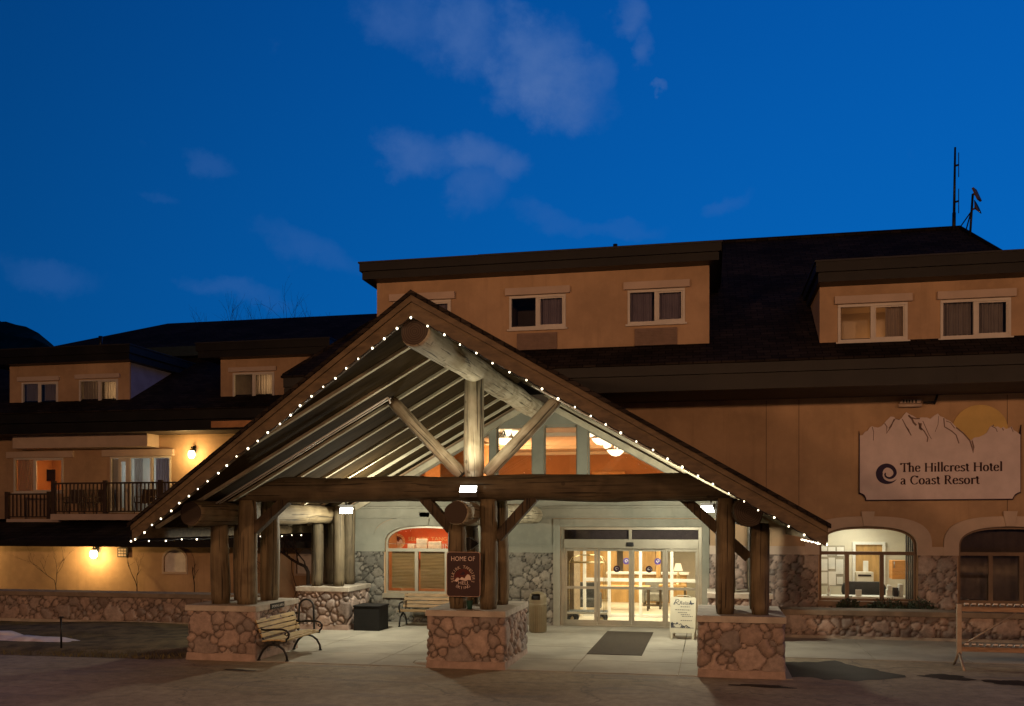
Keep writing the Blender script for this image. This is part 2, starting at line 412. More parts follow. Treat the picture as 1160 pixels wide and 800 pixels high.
M['black'] = pmat('black_iron', (0.018, 0.018, 0.018), 0.45, 0.2, 8.0, metal=0.4)
M['blackpl'] = pmat('black_box_paint', (0.008, 0.0075, 0.0065), 0.8, 0.3, 3.0, 0.2, 20)
M['slat'] = pmat('bench_slat', (0.42, 0.30, 0.13), 0.6, 0.25, 3.0, 0.2, 20, stretch=(1,8,8))
M['steel'] = pmat('steel', (0.35, 0.34, 0.32), 0.4, 0.15, 5.0, metal=0.8)
M['white'] = pmat('white_enamel', (0.78, 0.76, 0.70), 0.5, 0.05, 4.0)
M['orange_wall'] = pmat('terracotta_wall', (0.62, 0.32, 0.13), 0.85, 0.12, 0.8)
M['cream_wall'] = pmat('cream_wall', (0.66, 0.60, 0.48), 0.9, 0.05, 1.0)
M['wood_panel'] = pmat('wood_panel', (0.50, 0.30, 0.11), 0.5, 0.2, 1.5, stretch=(6,6,1))
M['tile'] = pmat('lobby_tile', (0.58, 0.52, 0.40), 0.35, 0.08, 2.0)
M['bulb'] = emat('led_bulb', (1.0, 0.84, 0.58), 6.0)
M['lens'] = emat('flood_lens', (1.0, 0.98, 0.86), 30.0)
M['globe'] = emat('porch_lamp_glass', (1.0, 0.74, 0.36), 14.0)
M['alabaster'] = emat('lit_alabaster', (1.0, 0.76, 0.46), 3.2)
M['dark_red'] = pmat('sign_brown', (0.035, 0.012, 0.010), 0.6, 0.15, 3.0)
M['ink'] = pmat('sign_ink', (0.035, 0.015, 0.030), 0.8, 0.1)
M['letter'] = pmat('sign_letter', (0.70, 0.55, 0.48), 0.8, 0.08)
M['signface'] = pmat('sign_face', (0.68, 0.58, 0.57), 0.85, 0.07, 2.2)
M['moon'] = pmat('sign_moon', (0.62, 0.44, 0.16), 0.85, 0.07, 2.2)

# ---------------------------------------------------------------- stone faces with real relief
def voro(S, Z, seeds, wts):
    pts = np.stack([S.ravel(), Z.ravel()], 1)
    n = len(pts); F1 = np.empty(n); F2 = np.empty(n); I1 = np.empty(n, int)
    for a in range(0, n, 4000):
        d = np.sqrt(((pts[a:a+4000, None, :]-seeds[None])**2).sum(2))/wts[None]
        o = np.argpartition(d, 1, axis=1)[:, :2]; r = np.arange(len(d))
        da, db = d[r, o[:, 0]], d[r, o[:, 1]]; sw = da > db
        I1[a:a+4000] = np.where(sw, o[:, 1], o[:, 0])
        F1[a:a+4000] = np.minimum(da, db); F2[a:a+4000] = np.maximum(da, db)
    return F1, F2, I1
def stone_field(S, Z, s0, s1, z0, z1, cell, seed, wrap=None):
    r = np.random.default_rng(seed); sd = []; wt_ = []
    pad = cell
    for _ in range(6000):
        p = (r.uniform(s0-pad, s1+pad), r.uniform(z0-pad, z1+pad)) if wrap is None else (r.uniform(s0, s0+wrap), r.uniform(z0-pad, z1+pad))
        w = r.choice([0.45, 0.6, 0.8, 1.0, 1.25, 1.6, 1.9])
        ok = True
        for q, wq in zip(sd, wt_):
            ddx = abs(p[0]-q[0])
            if wrap is not None: ddx = min(ddx, wrap-ddx)
            if ddx*ddx*0.72+(p[1]-q[1])**2*1.3 < (cell*0.5*(w+wq)*0.82)**2: ok = False; break
        if ok: sd.append(p); wt_.append(w)
    k = len(sd); sd = np.array(sd); wt_ = np.array(wt_); tone = r.random(k); tx = r.uniform(-1, 1, (k, 2)); hh = r.uniform(0.55, 1.0, k)
    idx = np.arange(k)
    if wrap is not None:
        sd = np.concatenate([sd, sd+[wrap, 0], sd-[wrap, 0]]); wt_ = np.tile(wt_, 3); idx = np.tile(idx, 3)
    # wobble the lookup so that joints are not straight
    Sw = S+0.013*np.sin(Z*13+seed)+0.010*np.sin(S*17+Z*9)+0.005*np.sin(Z*31+S*7)
    Zw = Z+0.012*np.sin(S*12+seed*2)+0.010*np.sin(Z*15-S*11)+0.004*np.sin(S*35)
    F1, F2, I = voro(Sw, Zw, sd, wt_)
    e = (F2-F1)*wt_[I]
    t = np.clip((e-0.010)/(cell*0.42), 0, 1); t2 = 1-(1-t)**2.4
    g = idx[I]
    tilt = (tx[g, 0]*(S.ravel()-sd[I, 0])+tx[g, 1]*(Z.ravel()-sd[I, 1]))/cell
    h = t2*(hh[g]*0.8+0.2+0.25*tilt)
    nz = 0.05*np.sin(S.ravel()*37+Z.ravel()*29)*np.sin(Z.ravel()*53-S.ravel()*19)
    mort = 1-np.clip((e-0.010)/0.024, 0, 1)
    return (h+nz*t2).reshape(S.shape), tone[g].reshape(S.shape), mort.reshape(S.shape)
def grid_obj(name, P, tone, mort, mat, parent, closed_cols=False):
    nr, nc = tone.shape
    off = ORG[parent.name] if parent is not None else Vector((0,0,0))
    V = P.reshape(-1, 3)-np.array(off)
    fs = []
    for i in range(nr-1):
        for j in range(nc if closed_cols else nc-1):
            a = i*nc+j; b = i*nc+(j+1) % nc
            fs.append((a, b, b+nc, a+nc))
    me = bpy.data.meshes.new(name); me.from_pydata(V.tolist(), [], fs)
    at = me.attributes.new('stone', 'FLOAT_COLOR', 'POINT')
    c = np.stack([tone.ravel(), mort.ravel(), np.zeros(nr*nc), np.ones(nr*nc)], 1).astype(np.float32)
    at.data.foreach_set('color', c.ravel())
    me.materials.append(mat); me.polygons.foreach_set('use_smooth', [True]*len(fs)); me.update()
    o = bpy.data.objects.new(name, me); COL.objects.link(o)
    if parent is not None: o.parent = parent
    ORG[o.name] = off
    return o
def stone_wall_panel(name, X0, X1, Y, Z0, Z1, mat, parent, cell=0.30, seed=1, step=0.032, amp=0.065, base=0.0):
    s = np.linspace(X0, X1, max(3, int((X1-X0)/step))); z = np.linspace(Z0, Z1, max(3, int((Z1-Z0)/step)))
    S, Z = np.meshgrid(s, z)
    h, tone, mo = stone_field(S, Z, X0, X1, Z0, Z1, cell, seed)
    Y_ = np.full_like(S, Y)-base-amp*h
    return grid_obj(name, np.stack([S, Y_, Z], 2), tone, mo, mat, parent)
def stone_box(name, x0, x1, y0, y1, z0, z1, mat, parent, cell=0.27, seed=1, step=0.023, amp=0.070, batter=0.03):
    w, d = x1-x0, y1-y0; per = 2*(w+d)
    nw, nd = int(w/step), int(d/step)
    cols = []
    for k, (n, L) in enumerate(((nw, w), (nd, d), (nw, w), (nd, d))):
        for i in range(n):
            f = i/n
            if k == 0: p, nn = (x0+w*f, y0), (0, -1)
            elif k == 1: p, nn = (x1, y0+d*f), (1, 0)
            elif k == 2: p, nn = (x1-w*f, y1), (0, 1)
            else: p, nn = (x0, y1-d*f), (-1, 0)
            if i == 0:
                nn = {0: (-0.7, -0.7), 1: (0.7, -0.7), 2: (0.7, 0.7), 3: (-0.7, 0.7)}[k]
            cols.append((p[0], p[1], nn[0], nn[1], [0, w, w+d, 2*w+d][k]+L*f))
    cols = np.array(cols); z = np.linspace(z0, z1, max(3, int((z1-z0)/step)))
    S, Z = np.meshgrid(cols[:, 4], z)
    h, tone, mo = stone_field(S, Z, 0, per, z0, z1, cell, seed, wrap=per)
    cx, cy = (x0+x1)/2, (y0+y1)/2
    bt = 1+batter*(z1-Z)/(z1-z0)
    X = cx+(cols[None, :, 0]-cx)*bt+cols[None, :, 2]*amp*h
    Y = cy+(cols[None, :, 1]-cy)*(1+(bt-1)*w/d)+cols[None, :, 3]*amp*h
    return grid_obj(name, np.stack([X, Y, Z], 2), tone, mo, mat, parent, True)

# ---------------------------------------------------------------- ground
def asphalt_mat():
    m = bpy.data.materials.new('asphalt'); m.use_nodes = True
    t = NT(m.node_tree); m.node_tree.nodes.clear()
    c = t.n('ShaderNodeTexCoord')
    n1 = t.n('ShaderNodeTexNoise', ins={'Vector': c.outputs['Object'], 'Scale': 0.45, 'Detail': 7.0, 'Roughness': 0.62})
    mp = t.n('ShaderNodeMapping', ins={0: c.outputs['Object']}); mp.inputs['Scale'].default_value = (0.35, 1.6, 1)
    n2 = t.n('ShaderNodeTexNoise', ins={'Vector': mp.outputs[0], 'Scale': 1.1, 'Detail': 5.0, 'Roughness': 0.6})
    n3 = t.n('ShaderNodeTexNoise', ins={'Vector': c.outputs['Object'], 'Scale': 60.0, 'Detail': 3.0})
    n5 = t.n('ShaderNodeTexNoise', ins={'Vector': c.outputs['Object'], 'Scale': 4.5, 'Detail': 8.0, 'Roughness': 0.72})
    n6 = t.n('ShaderNodeTexNoise', ins={'Vector': c.outputs['Object'], 'Scale': 1.1, 'Detail': 4.0, 'Distortion': 0.6})
    wn = t.n('ShaderNodeTexNoise', ins={'Vector': c.outputs['Object'], 'Scale': 1.3, 'Detail': 5.0})
    wc_ = t.vmath('ADD', c.outputs['Object'], t.vmath('MULTIPLY', wn.outputs['Color'], (1.6, 1.6, 0.0)).outputs[0]).outputs[0]
    cr = t.n('ShaderNodeTexVoronoi', feature='DISTANCE_TO_EDGE', ins={'Vector': wc_, 'Scale': 0.22})
    col = t.mix(t.maprange(n1.outputs['Fac'], 0.32, 0.66), (0.255, 0.205, 0.125), (0.36, 0.295, 0.19))
    col = t.mix(1.0, col, t.maprange(n5.outputs['Fac'], 0.28, 0.72, 0.62, 1.34, False), 'MULTIPLY')
    col = t.mix(t.math('MULTIPLY', t.maprange(n6.outputs['Fac'], 0.62, 0.72), 0.5), col, (0.09, 0.075, 0.055))
    col = t.mix(t.math('MULTIPLY', t.maprange(n2.outputs['Fac'], 0.52, 0.66), 0.55), col, (0.17, 0.15, 0.13))
    col = t.mix(t.math('MULTIPLY', t.maprange(n3.outputs['Fac'], 0.48, 0.7), 0.5), col, (0.36, 0.34, 0.32))
    col = t.mix(t.math('MULTIPLY', t.maprange(cr.outputs['Distance'], 0.006, 0.001), 0.45), col, (0.09, 0.08, 0.07))
    bp = t.n('ShaderNodeBump', ins={'Strength': 0.5, 'Distance': 0.01, 'Height': n3.outputs['Fac']})
    b = t.n('ShaderNodeBsdfPrincipled', ins={'Base Color': col, 'Roughness': 0.82, 'Specular IOR Level': 0.3, 'Normal': bp.outputs[0]})
    t.n('ShaderNodeOutputMaterial', ins={'Surface': b.outputs[0]})
    return m
M['asphalt'] = asphalt_mat()
M['earth'] = pmat('dark_earth', (0.050, 0.043, 0.026), 0.95, 0.4, 1.0, 0.4, 12)
M['lawn'] = pmat('lawn_soil', (0.110, 0.082, 0.036), 0.95, 0.6, 2.2, 0.6, 20)

def struct(mb, name, m):
    return tag(mb.build(name, m), kind='structure')
struct(MB().quad((-2500, -60, -0.15), (2500, -60, -0.15), (2500, 4000, -0.15), (-2500, 4000, -0.15)), 'ground', M['earth'])
struct(MB().quad((-60, -30, 0.022), (60, -30, 0.022), (60, 21.4, 0.022), (-60, 21.4, 0.022)), 'driveway', M['asphalt'])
CX = -4.72                      # the canopy's centre line
# concrete apron with joints, sidewalk, lawn
ap = MB()
xs = [-10.9, -8.85, -6.8, -4.72, -2.65, -0.6, 1.5]; ys = [18.10, 19.65, 21.6, 23.7, 25.86]
for i in range(len(xs)-1):
    for j in range(len(ys)-1):
        ap.box(xs[i]+0.008, xs[i+1]-0.008, ys[j]+0.008, ys[j+1]-0.008, -0.05, 0.035+0.001*((i*3+j) % 3))
struct(ap, 'concrete_apron', M['concrete'])
sw = MB()
for i in range(9):
    sw.box(1.52+i*1.9, 1.52+(i+1)*1.9-0.014, 20.98, 23.0, -0.05, 0.03+0.001*(i % 2)); sw.box(1.52+i*1.9, 1.52+(i+1)*1.9-0.014, 23.012, 24.5, -0.05, 0.03)
struct(sw, 'sidewalk', M['concrete'])
lw = MB()
nx, ny = 60, 16
vs = []; fs = []
for j in range(ny+1):
    for i in range(nx+1):
        x = -45+34.0*i/nx; y = 17.75+5.6*j/ny
        z = 0.012+0.10*min(1, j/3)+0.04*sin(x*0.9)*sin(y*1.3)*min(1, j/3)
        if x > -11.3 and j > 0: z *= 0.5
        vs.append((x, y, z))
for j in range(ny):
    for i in range(nx): a = j*(nx+1)+i; fs.append((a, a+1, a+nx+2, a+nx+1))
lw.add(vs, fs, 0, True); struct(lw, 'lawn', M['lawn'])
bed = MB().quad((-45, 23.3, 0.02), (-10.9, 23.3, 0.02), (-10.9, 44, 0.02), (-45, 44, 0.02)); struct(bed, 'terrace_ground', M['earth'])
# grass blades on the lawn: nobody could count them
gm = pmat('grass_blade', (0.120, 0.098, 0.034), 0.9, 0.5, 0.8)
gr = MB(); gv = []; gf = []
for i in range(26000):
    x = -11.0-11.5*RND.random()**0.9; y = 17.85+5.3*RND.random()
    if -11.3 < x and y < 18: continue
    z = 0.08; h = RND.uniform(0.02, 0.065); a = RND.random()*pi; w = 0.006
    lx, ly = RND.uniform(-.05, .05), RND.uniform(-.05, .05); k = len(gv)
    gv += [(x-w*cos(a), y-w*sin(a), z-0.05), (x+w*cos(a), y+w*sin(a), z-0.05), (x+lx, y+ly, z+h*0.8)]; gf.append((k, k+1, k+2))
gr.add(gv, gf); tag(gr.build('grass', gm, fixn=False), kind='stuff')
# wet dark patches and stains on the drive
wet = pmat('wet_asphalt', (0.022, 0.018, 0.014), 0.6, 0.45, 1.2, 0.1, 60, spec=0.22)
def blob(name, cx, cy, rx, ry, mat, z, seed, lab, cat, h=0.0, grp=None):
    r = random.Random(seed); n = 48; ph = [r.uniform(0, 6.28) for _ in range(5)]
    mb = MB(); rim = []; mid = []
    for i in range(n):
        t = 2*pi*i/n
        k = 1+0.20*sin(2*t+ph[0])+0.14*sin(3*t+ph[1])+0.10*sin(5*t+ph[2])+0.06*sin(9*t+ph[3])+0.05*sin(14*t+ph[4])
        rim.append((cx+rx*k*cos(t), cy+ry*k*sin(t), z)); mid.append((cx+rx*k*0.7*cos(t), cy+ry*k*0.7*sin(t), z+h*(0.8+0.3*sin(4*t+ph[0]))))
    vs = rim+mid+[(cx, cy, z+h*1.1)]
    fs = [(i, (i+1) % n, n+(i+1) % n, n+i) for i in range(n)]+[(n+i, n+(i+1) % n, 2*n) for i in range(n)]
    mb.add(vs, fs, 0, True); o = mb.build(name, mat)
    if cat: tag(o, lab, cat, grp)
    else: tag(o, kind='structure')
    return o
blob('wet_patch', 2.05, 19.3, 1.15, 1.35, wet, 0.026, 3, '', None)
blob('oil_stain', 4.35, 19.0, 0.45, 0.30, wet, 0.026, 5, '', None)
blob('oil_stain', 5.35, 18.6, 0.38, 0.34, wet, 0.026, 8, '', None)
blob('oil_stain', -9.1, 17.0, 0.33, 0.10, wet, 0.026, 9, '', None)
blob('oil_stain', 0.9, 17.3, 0.5, 0.16, wet, 0.026, 12, '', None)
snow = pmat('old_snow', (0.66, 0.62, 0.60), 0.7, 0.12, 5.0, 0.6, 30)
blob('snow_patch', gx(30, 19.6), 19.6, 1.25, 0.36, snow, 0.09, 21, 'long white patch of old snow on the dark lawn', 'snow', 0.10)
blob('snow_patch', gx(-25, 20.1), 20.1, 1.0, 0.5, snow, 0.09, 22, 'snow heap at the left edge of the photo behind the long snow patch', 'snow', 0.12)
# the round outline of a cover cut into the apron and drive
mh = MB(); c0 = Vector((-5.62, 18.75, 0.042))
mh.tube([c0+Vector((0.42*cos(2*pi*i/40), 0.42*sin(2*pi*i/40), -0.004)) for i in range(40)], 0.012, 5, closed=True)
mh.lathe([(0.40, -0.004), (0.40, 0.001)], c0, 40)
tag(mh.build('manhole_cover', M['concrete']), 'round concrete cover set in the apron left of the middle stone pier', 'manhole cover')

# forested hill far behind the left wing
hm = pmat('forest_hill', (0.035, 0.045, 0.028), 1.0, 0.5, 0.03, 0.0)
hv = []; hf = []; nu, nv = 260, 14
prof = [(-1400, 360), (-900, 268), (-820, 236), (-772, 217), (-720, 197), (-640, 150), (-560, 112), (-420, 80), (-300, 60), (0, 40), (600, 38), (1500, 60)]
def hz(x):
    for (a, b), (c, d) in zip(prof, prof[1:]):
        if a <= x <= c: return b+(d-b)*(x-a)/(c-a)
    return 40
for j in range(nv+1):
    for i in range(nu+1):
        x = -1400+2900*i/nu+RND.uniform(-4, 4); f = j/nv
        h = hz(x)*(f**0.8)
        jag = RND.uniform(-4, 6)*f+7*sin(x*0.031+j)*f+4*sin(x*0.083+2*j)*f
        hv.append((x, 700+260*f, -1+h+jag))
for j in range(nv):
    for i in range(nu): a = j*(nu+1)+i; hf.append((a, a+1, a+nu+2, a+nu+1))
struct(MB().add(hv, hf), 'hill', hm)

# ---------------------------------------------------------------- windows
def arch_pts(x0, x1, z0, zs, zt, n=26, ex=2.7):
    c = (x0+x1)/2; a = (x1-x0)/2
    p = [(x0, z0), (x1, z0)]
    for i in range(n+1):
        t = pi*i/n; ct, st = cos(t), sin(t)
        x = c+a*math.copysign(abs(ct)**(2/ex), ct); z = zs+(zt-zs)*abs(st)**(2/ex)
        p.append((x, z))
    return p
def rect_pts(x0, x1, z0, z1): return [(x0, z0), (x1, z0), (x1, z1), (x0, z1)]
def frame_ring(mb, x0, x1, z0, z1, y0, y1, w):
    mb.box(x0, x1, y0, y1, z0, z0+w); mb.box(x0, x1, y0, y1, z1-w, z1)
    mb.box(x0, x0+w, y0, y1, z0+w, z1-w); mb.box(x1-w, x1, y0, y1, z0+w, z1-w)
def drape(x0, x1, z0, z1, y, amp=0.035, wl=0.11, ph=0.0):
    n = max(12, int((x1-x0)/0.018)); vs = []; fs = []
    for i in range(n+1):
        x = x0+(x1-x0)*i/n; k = 2*pi*(x-x0)/wl+ph
        o = amp*(sin(k)+0.4*sin(k*0.43+1))
        vs += [(x, y+o, z0), (x, y+o*0.8, z1)]
    for i in range(n): fs.append((2*i, 2*i+2, 2*i+3, 2*i+1))
    return MB().add(vs, fs, 0, True)
def room_box(x0, x1, z0, z1, y0, y1):
    mb = MB()
    mb.quad((x0, y1, z0), (x1, y1, z0), (x1, y1, z1), (x0, y1, z1)); mb.quad((x0, y0, z0), (x0, y1, z0), (x0, y1, z1), (x0, y0, z1))
    mb.quad((x1, y0, z0), (x1, y0, z1), (x1, y1, z1), (x1, y1, z0)); mb.quad((x0, y0, z0), (x1, y0, z0), (x1, y1, z0), (x0, y1, z0))
    mb.quad((x0, y0, z1), (x0, y1, z1), (x1, y1, z1), (x1, y0, z1)); return mb
def window(root, x0, x1, z0, z1, Y, split=0.5, curt=(), header=None, glow=None, frame='white_paint', gmat='glass_dark', room='darkroom', label=None, depth=1.6, cmat='curtain'):
    mb = MB(); w = 0.065
    frame_ring(mb, x0, x1, z0, z1, Y-0.035, Y+0.06, w)
    xm = x0+(x1-x0)*split
    mb.box(xm-0.045, xm+0.045, Y-0.03, Y+0.055, z0+w, z1-w)
    # the sliding sash has its own thinner frame
    frame_ring(mb, xm+0.045, x1-w, z0+w, z1-w, Y-0.012, Y+0.04, 0.035)
    mb.box(x0-0.05, x1+0.05, Y-0.075, Y-0.036, z0-0.05, z0)
    wn = mb.build('window', M[frame], root, bevel=0.006)
    if label: wn['label'] = label
    MB().quad((x0+w, Y+0.02, z0+w), (x1-w, Y+0.02, z0+w), (x1-w, Y+0.02, z1-w), (x0+w, Y+0.02, z1-w)).build('pane', M[gmat], wn)
    for a, b in curt:
        drape(x0+w+(x1-x0-2*w)*a, x0+w+(x1-x0-2*w)*b, z0+0.03, z1-0.03, Y+0.16, ph=x0*3).build('curtain', M[cmat], wn)
    room_box(x0-0.1, x1+0.1, z0-0.1, z1+0.1, Y+0.09, Y+depth).build('room_interior', M[room], wn)
    if header:
        MB().box(header[0], header[1], Y-0.11, Y-0.003, header[2], header[3]).build('window_header', M['trim'], root, bevel=0.01)
    if glow:
        lamp('room_light', 'POINT', (x0+(x1-x0)*glow[0], Y+glow[3], z0+(z1-z0)*glow[1]), glow[2], glow[4], shadow_soft_size=0.1)
    return wn

# ---------------------------------------------------------------- main hotel building
YF = 25.89
H = thing('hotel_building', (CX, YF, 0), 'large beige hotel with a stone base, dark hipped roof, boxy dormers and glazed lobby gable', 'building')
# openings
DX0, DX1 = gx(635, YF), gx(795, YF); DZ = 2.78
LW = (-9.22, -6.80); RW = (2.80, 5.20); FW = (6.20, 8.60)
WZ0, WZS, WZT = 0.86, 2.25, 2.80
op_l = arch_pts(*LW, WZ0, WZS, WZT); op_r = arch_pts(*RW, WZ0, WZS, WZT); op_f = arch_pts(*FW, WZ0, WZS, WZT)
GT = 5.62; SL = 0.56
def roof_under(X): return 6.34-SL*abs(X-CX)
glaz = []
GB = 4.0
w1 = [(CX-1.20, GB), (CX-0.16, GB), (CX-0.16, GT), (CX-1.20, GT)]
w2 = [(CX+0.16, GB), (CX+1.10, GB), (CX+1.10, GT), (CX+0.16, GT)]
def slw(s):
    a = 1.38; zt = roof_under(CX+a)-0.12; b = a+(zt-GB)/SL
    p = [(CX+s*a, GB), (CX+s*b, GB+0.02), (CX+s*a, zt)]
    return p if s > 0 else [p[1], p[0], p[2]]
w3, w4 = slw(1), slw(-1)
WX1 = 13.0
pl = MB().plate([[(-11.0, -0.1), (DX0, -0.1), (DX0, DZ), (DX1, DZ), (DX1, -0.1), (WX1, -0.1), (WX1, 6.2), (-11.0, 6.2)], op_l, op_r, op_f, w1, w2, w3, w4], YF, YF+0.28)
pl.build('front_wall', M['stucco'], H)
MB().box(-11.0, -10.7, YF+0.282, 39, -0.1, 6.2).build('end_wall', M['stucco'], H)
# vertical reveal joints of the stucco
jb = MB()
for u in (868, 905, 1141):
    X = gx(u, YF); MB().box(X-0.006, X+0.006, YF-0.004, YF+0.002, 3.1, 6.15).build('wall_joint', M['soffit'], H)
# stucco bands, window surrounds and keystones
TZ0, TZ1 = 2.06, 2.28
tb = MB()
segs = [(-11.0, LW[0]-0.36), (LW[1]+0.36, DX0-0.20), (DX1+0.20, RW[0]-0.36), (RW[1]+0.36, FW[0]-0.36), (FW[1]+0.36, WX1)]
for a, b in segs:
    if b > a:
        tb = MB(); tb.box(a, b, YF-0.05, YF-0.002, TZ0, TZ1); tb.box(a, b, YF-0.066, YF-0.049, TZ1-0.035, TZ1+0.002); tb.build('wall_band', M['stucco_canopy_lit'] if b < 0 else M['trim'], H)
for (a, b) in (LW, RW, FW):
    o = arch_pts(a-0.36, b+0.36, TZ0, WZS+0.02, WZT+0.27, 34, 2.9); i_ = arch_pts(a, b, TZ0-0.0001, WZS, WZT, 34)
    ring = [o[0]]+[i_[0]]+list(reversed(i_[2:]))+[i_[1], o[1]]+o[2:]
    # outline: left foot out -> left foot in -> over the inner arch -> right foot in -> right foot out -> outer arch back
    ring = [(a-0.36, TZ0), (a, TZ0)]+list(reversed(i_[2:]))+[(b, TZ0), (b+0.36, TZ0)]+o[2:]
    s_ = MB().plate([ring], YF-0.062, YF-0.002)
    sr = s_.build('window_surround', M['stucco_canopy_lit'] if b < 0 else M['trim'], H, bevel=0.008)
    c = (a+b)/2
    k = MB().plate([[(c-0.11, WZT+0.02), (c+0.11, WZT+0.02), (c+0.17, WZT+0.40), (c-0.17, WZT+0.40)]], YF-0.10, YF-0.064)
    k.build('keystone', M['stucco_canopy_lit'] if b < 0 else M['trim'], sr, bevel=0.01)
# stone base
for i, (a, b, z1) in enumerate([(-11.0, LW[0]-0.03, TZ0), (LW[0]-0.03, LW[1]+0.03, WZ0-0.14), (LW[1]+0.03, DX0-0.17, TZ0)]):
    stone_wall_panel('stone_base', a, b, YF-0.004, 0.0, z1, M['stone_canopy_lit'], H, 0.30, 11+i, 0.036)
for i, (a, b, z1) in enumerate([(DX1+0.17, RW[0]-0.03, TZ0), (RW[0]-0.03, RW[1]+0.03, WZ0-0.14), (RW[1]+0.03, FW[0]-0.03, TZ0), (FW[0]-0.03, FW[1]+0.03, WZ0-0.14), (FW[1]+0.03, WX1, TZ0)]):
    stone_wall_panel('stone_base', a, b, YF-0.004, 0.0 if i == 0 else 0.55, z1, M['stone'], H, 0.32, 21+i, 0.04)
# arched ground-floor windows
def arch_window(a, b, op, frame, mull, gm, name='window'):
    mb = MB(); w = 0.06
    inn = arch_pts(a+w, b-w, WZ0+w, WZS, WZT-w)
    mb.plate([op, inn], YF+0.06, YF+0.14)
    mb.box(a+w, b-w, YF+0.055, YF+0.135, 2.06, 2.15)
    for u in mull: mb.box(u-0.05, u+0.05, YF+0.058, YF+0.132, WZ0+w, 2.058)
    mb.box(a-0.05, b+0.05, YF-0.12, YF+0.05, WZ0-0.13, WZ0-0.001)
    wn = mb.build(name, M[frame], H)
    pp = [(x, YF+0.095, z) for x, z in arch_pts(a+w, b-w, WZ0+w, WZS, WZT-w)]; MB().add(pp, [tuple(range(len(pp)))]).build('pane', M[gm], wn, fixn=False)
    return wn
lwin = arch_window(*LW, op_l, 'alu', [gx(471, YF), gx(505, YF)], 'glass'); lwin['label'] = 'arched window with a red banner and wooden blinds'
rwin = arch_window(*RW, op_r, 'brownframe', [gx(960, YF), gx(999.5, YF)], 'glass'); rwin['label'] = 'arched window of the lit office'
fwin = arch_window(*FW, op_f, 'brownframe', [gx(1123, YF), gx(1158, YF)], 'glass_dark'); fwin['label'] = 'unlit arched window'
room_box(FW[0]-0.2, FW[1]+0.2, 0.3, 3.0, YF+0.285, YF+3).build('room_interior', M['darkroom'], fwin)
dr_ = drape(FW[0]+0.05, FW[1]-0.05, WZ0+0.05, 2.86, YF+0.45, 0.02, 0.3); dr_.build('curtain', pmat('dark_blind', (0.10, 0.075, 0.055), 0.9, 0.1), fwin)
# gable glazing of the lounge
gf = MB(); gg = MB()
for w_ in (w1, w2, w3, w4):
    c = Vector((sum(p[0] for p in w_)/len(w_), sum(p[1] for p in w_)/len(w_)))
    inn = [tuple(Vector(p)+(c-Vector(p)).normalized()*0.075) for p in w_]
    gf.plate([w_, inn], YF+0.05, YF+0.13); gg.add([(x, YF+0.09, z) for x, z in inn], [tuple(range(len(inn)))])
gw = gf.build('gable_window', M['stucco_canopy_lit'], H); gg.build('pane', M['glass'], gw)
# gable wall face above the entrance, grey stands in for canopy light; moulded lintel
gv_ = MB()
tri = [(CX-6.0, 2.98), (CX+6.0, 2.98)]
zt = lambda X: min(6.17, roof_under(X)+0.1)
face = [(-10.95, 3.32), (1.5, 3.32), (1.5, roof_under(1.5)+0.1), (CX+0.3, 6.17), (CX-0.3, 6.17), (-10.95, roof_under(-10.95)+0.1)]
face = [(-10.4, 3.32), (0.96, 3.32), (CX+0.31, 6.17), (CX-0.31, 6.17)]
gv_.plate([face, w1, w2, w3, w4], YF-0.022, YF-0.002)
gv_.build('gable_face', M['stucco_canopy_lit'], H)
ln = MB(); ln.box(-10.6, 1.3, YF-0.10, YF-0.003, 3.02, 3.30); ln.box(-10.6, 1.3, YF-0.14, YF-0.003, 3.302, 3.36); ln.box(-10.6, 1.3, YF-0.12, YF-0.101, 3.02, 3.06)
ln.build('lintel_moulding', M['stucco_canopy_lit'], H, bevel=0.012)
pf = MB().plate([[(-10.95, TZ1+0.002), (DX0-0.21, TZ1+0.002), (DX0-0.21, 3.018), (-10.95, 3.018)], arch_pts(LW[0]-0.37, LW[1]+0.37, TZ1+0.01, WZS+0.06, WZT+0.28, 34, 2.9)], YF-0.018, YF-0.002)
pf.build('canopy_lit_face', M['stucco_canopy_lit'], H)  # thin sheet over the stucco, canopy light put into its colour
# entrance: surround, transom, automatic sliding doors
es = MB()
es.box(DX0-0.20, DX0-0.002, YF-0.07, YF-0.002, 0.0, 3.0); es.box(DX1+0.002, DX1+0.20, YF-0.07, YF-0.002, 0.0, 3.0); es.box(DX0-0.001, DX1+0.001, YF-0.07, YF-0.002, DZ+0.002, 3.0)
es.build('door_surround', M['stucco_canopy_lit'], H, bevel=0.012)
ef = MB(); y0, y1 = YF+0.03, YF+0.15
ef.box(DX0+0.002, DX0+0.09, y0, y1, 0.03, DZ); ef.box(DX1-0.09, DX1-0.002, y0, y1, 0.03, DZ); ef.box(DX0+0.09, DX1-0.09, y0, y1, DZ-0.08, DZ-0.002)
ef.box(DX0+0.09, DX1-0.09, y0-0.03, y1, 2.19, 2.44); ef.box(DX0+0.09, DX1-0.09, y0+0.001, y1-0.001, 0.03, 0.06)
xm = (DX0+DX1)/2; ef.box(xm-0.04, xm+0.04, y0+0.001, y1-0.001, 2.44, DZ-0.08)
ent = ef.build('entrance_frame', M['alu'], H, bevel=0.006)
MB().box(DX0+0.09, DX1-0.09, YF+0.085, YF+0.095, 2.44, DZ-0.08).build('transom_pane', M['glass_dark'], ent)
MB().box(DX0+0.091, DX1-0.091, YF+0.20, YF+0.26, 2.30, DZ+0.1).build('added_transom_panel', pmat('transom_brown', (0.13, 0.095, 0.07), 0.6, 0.15), ent)  # dark panel added behind the glass to block the lobby light
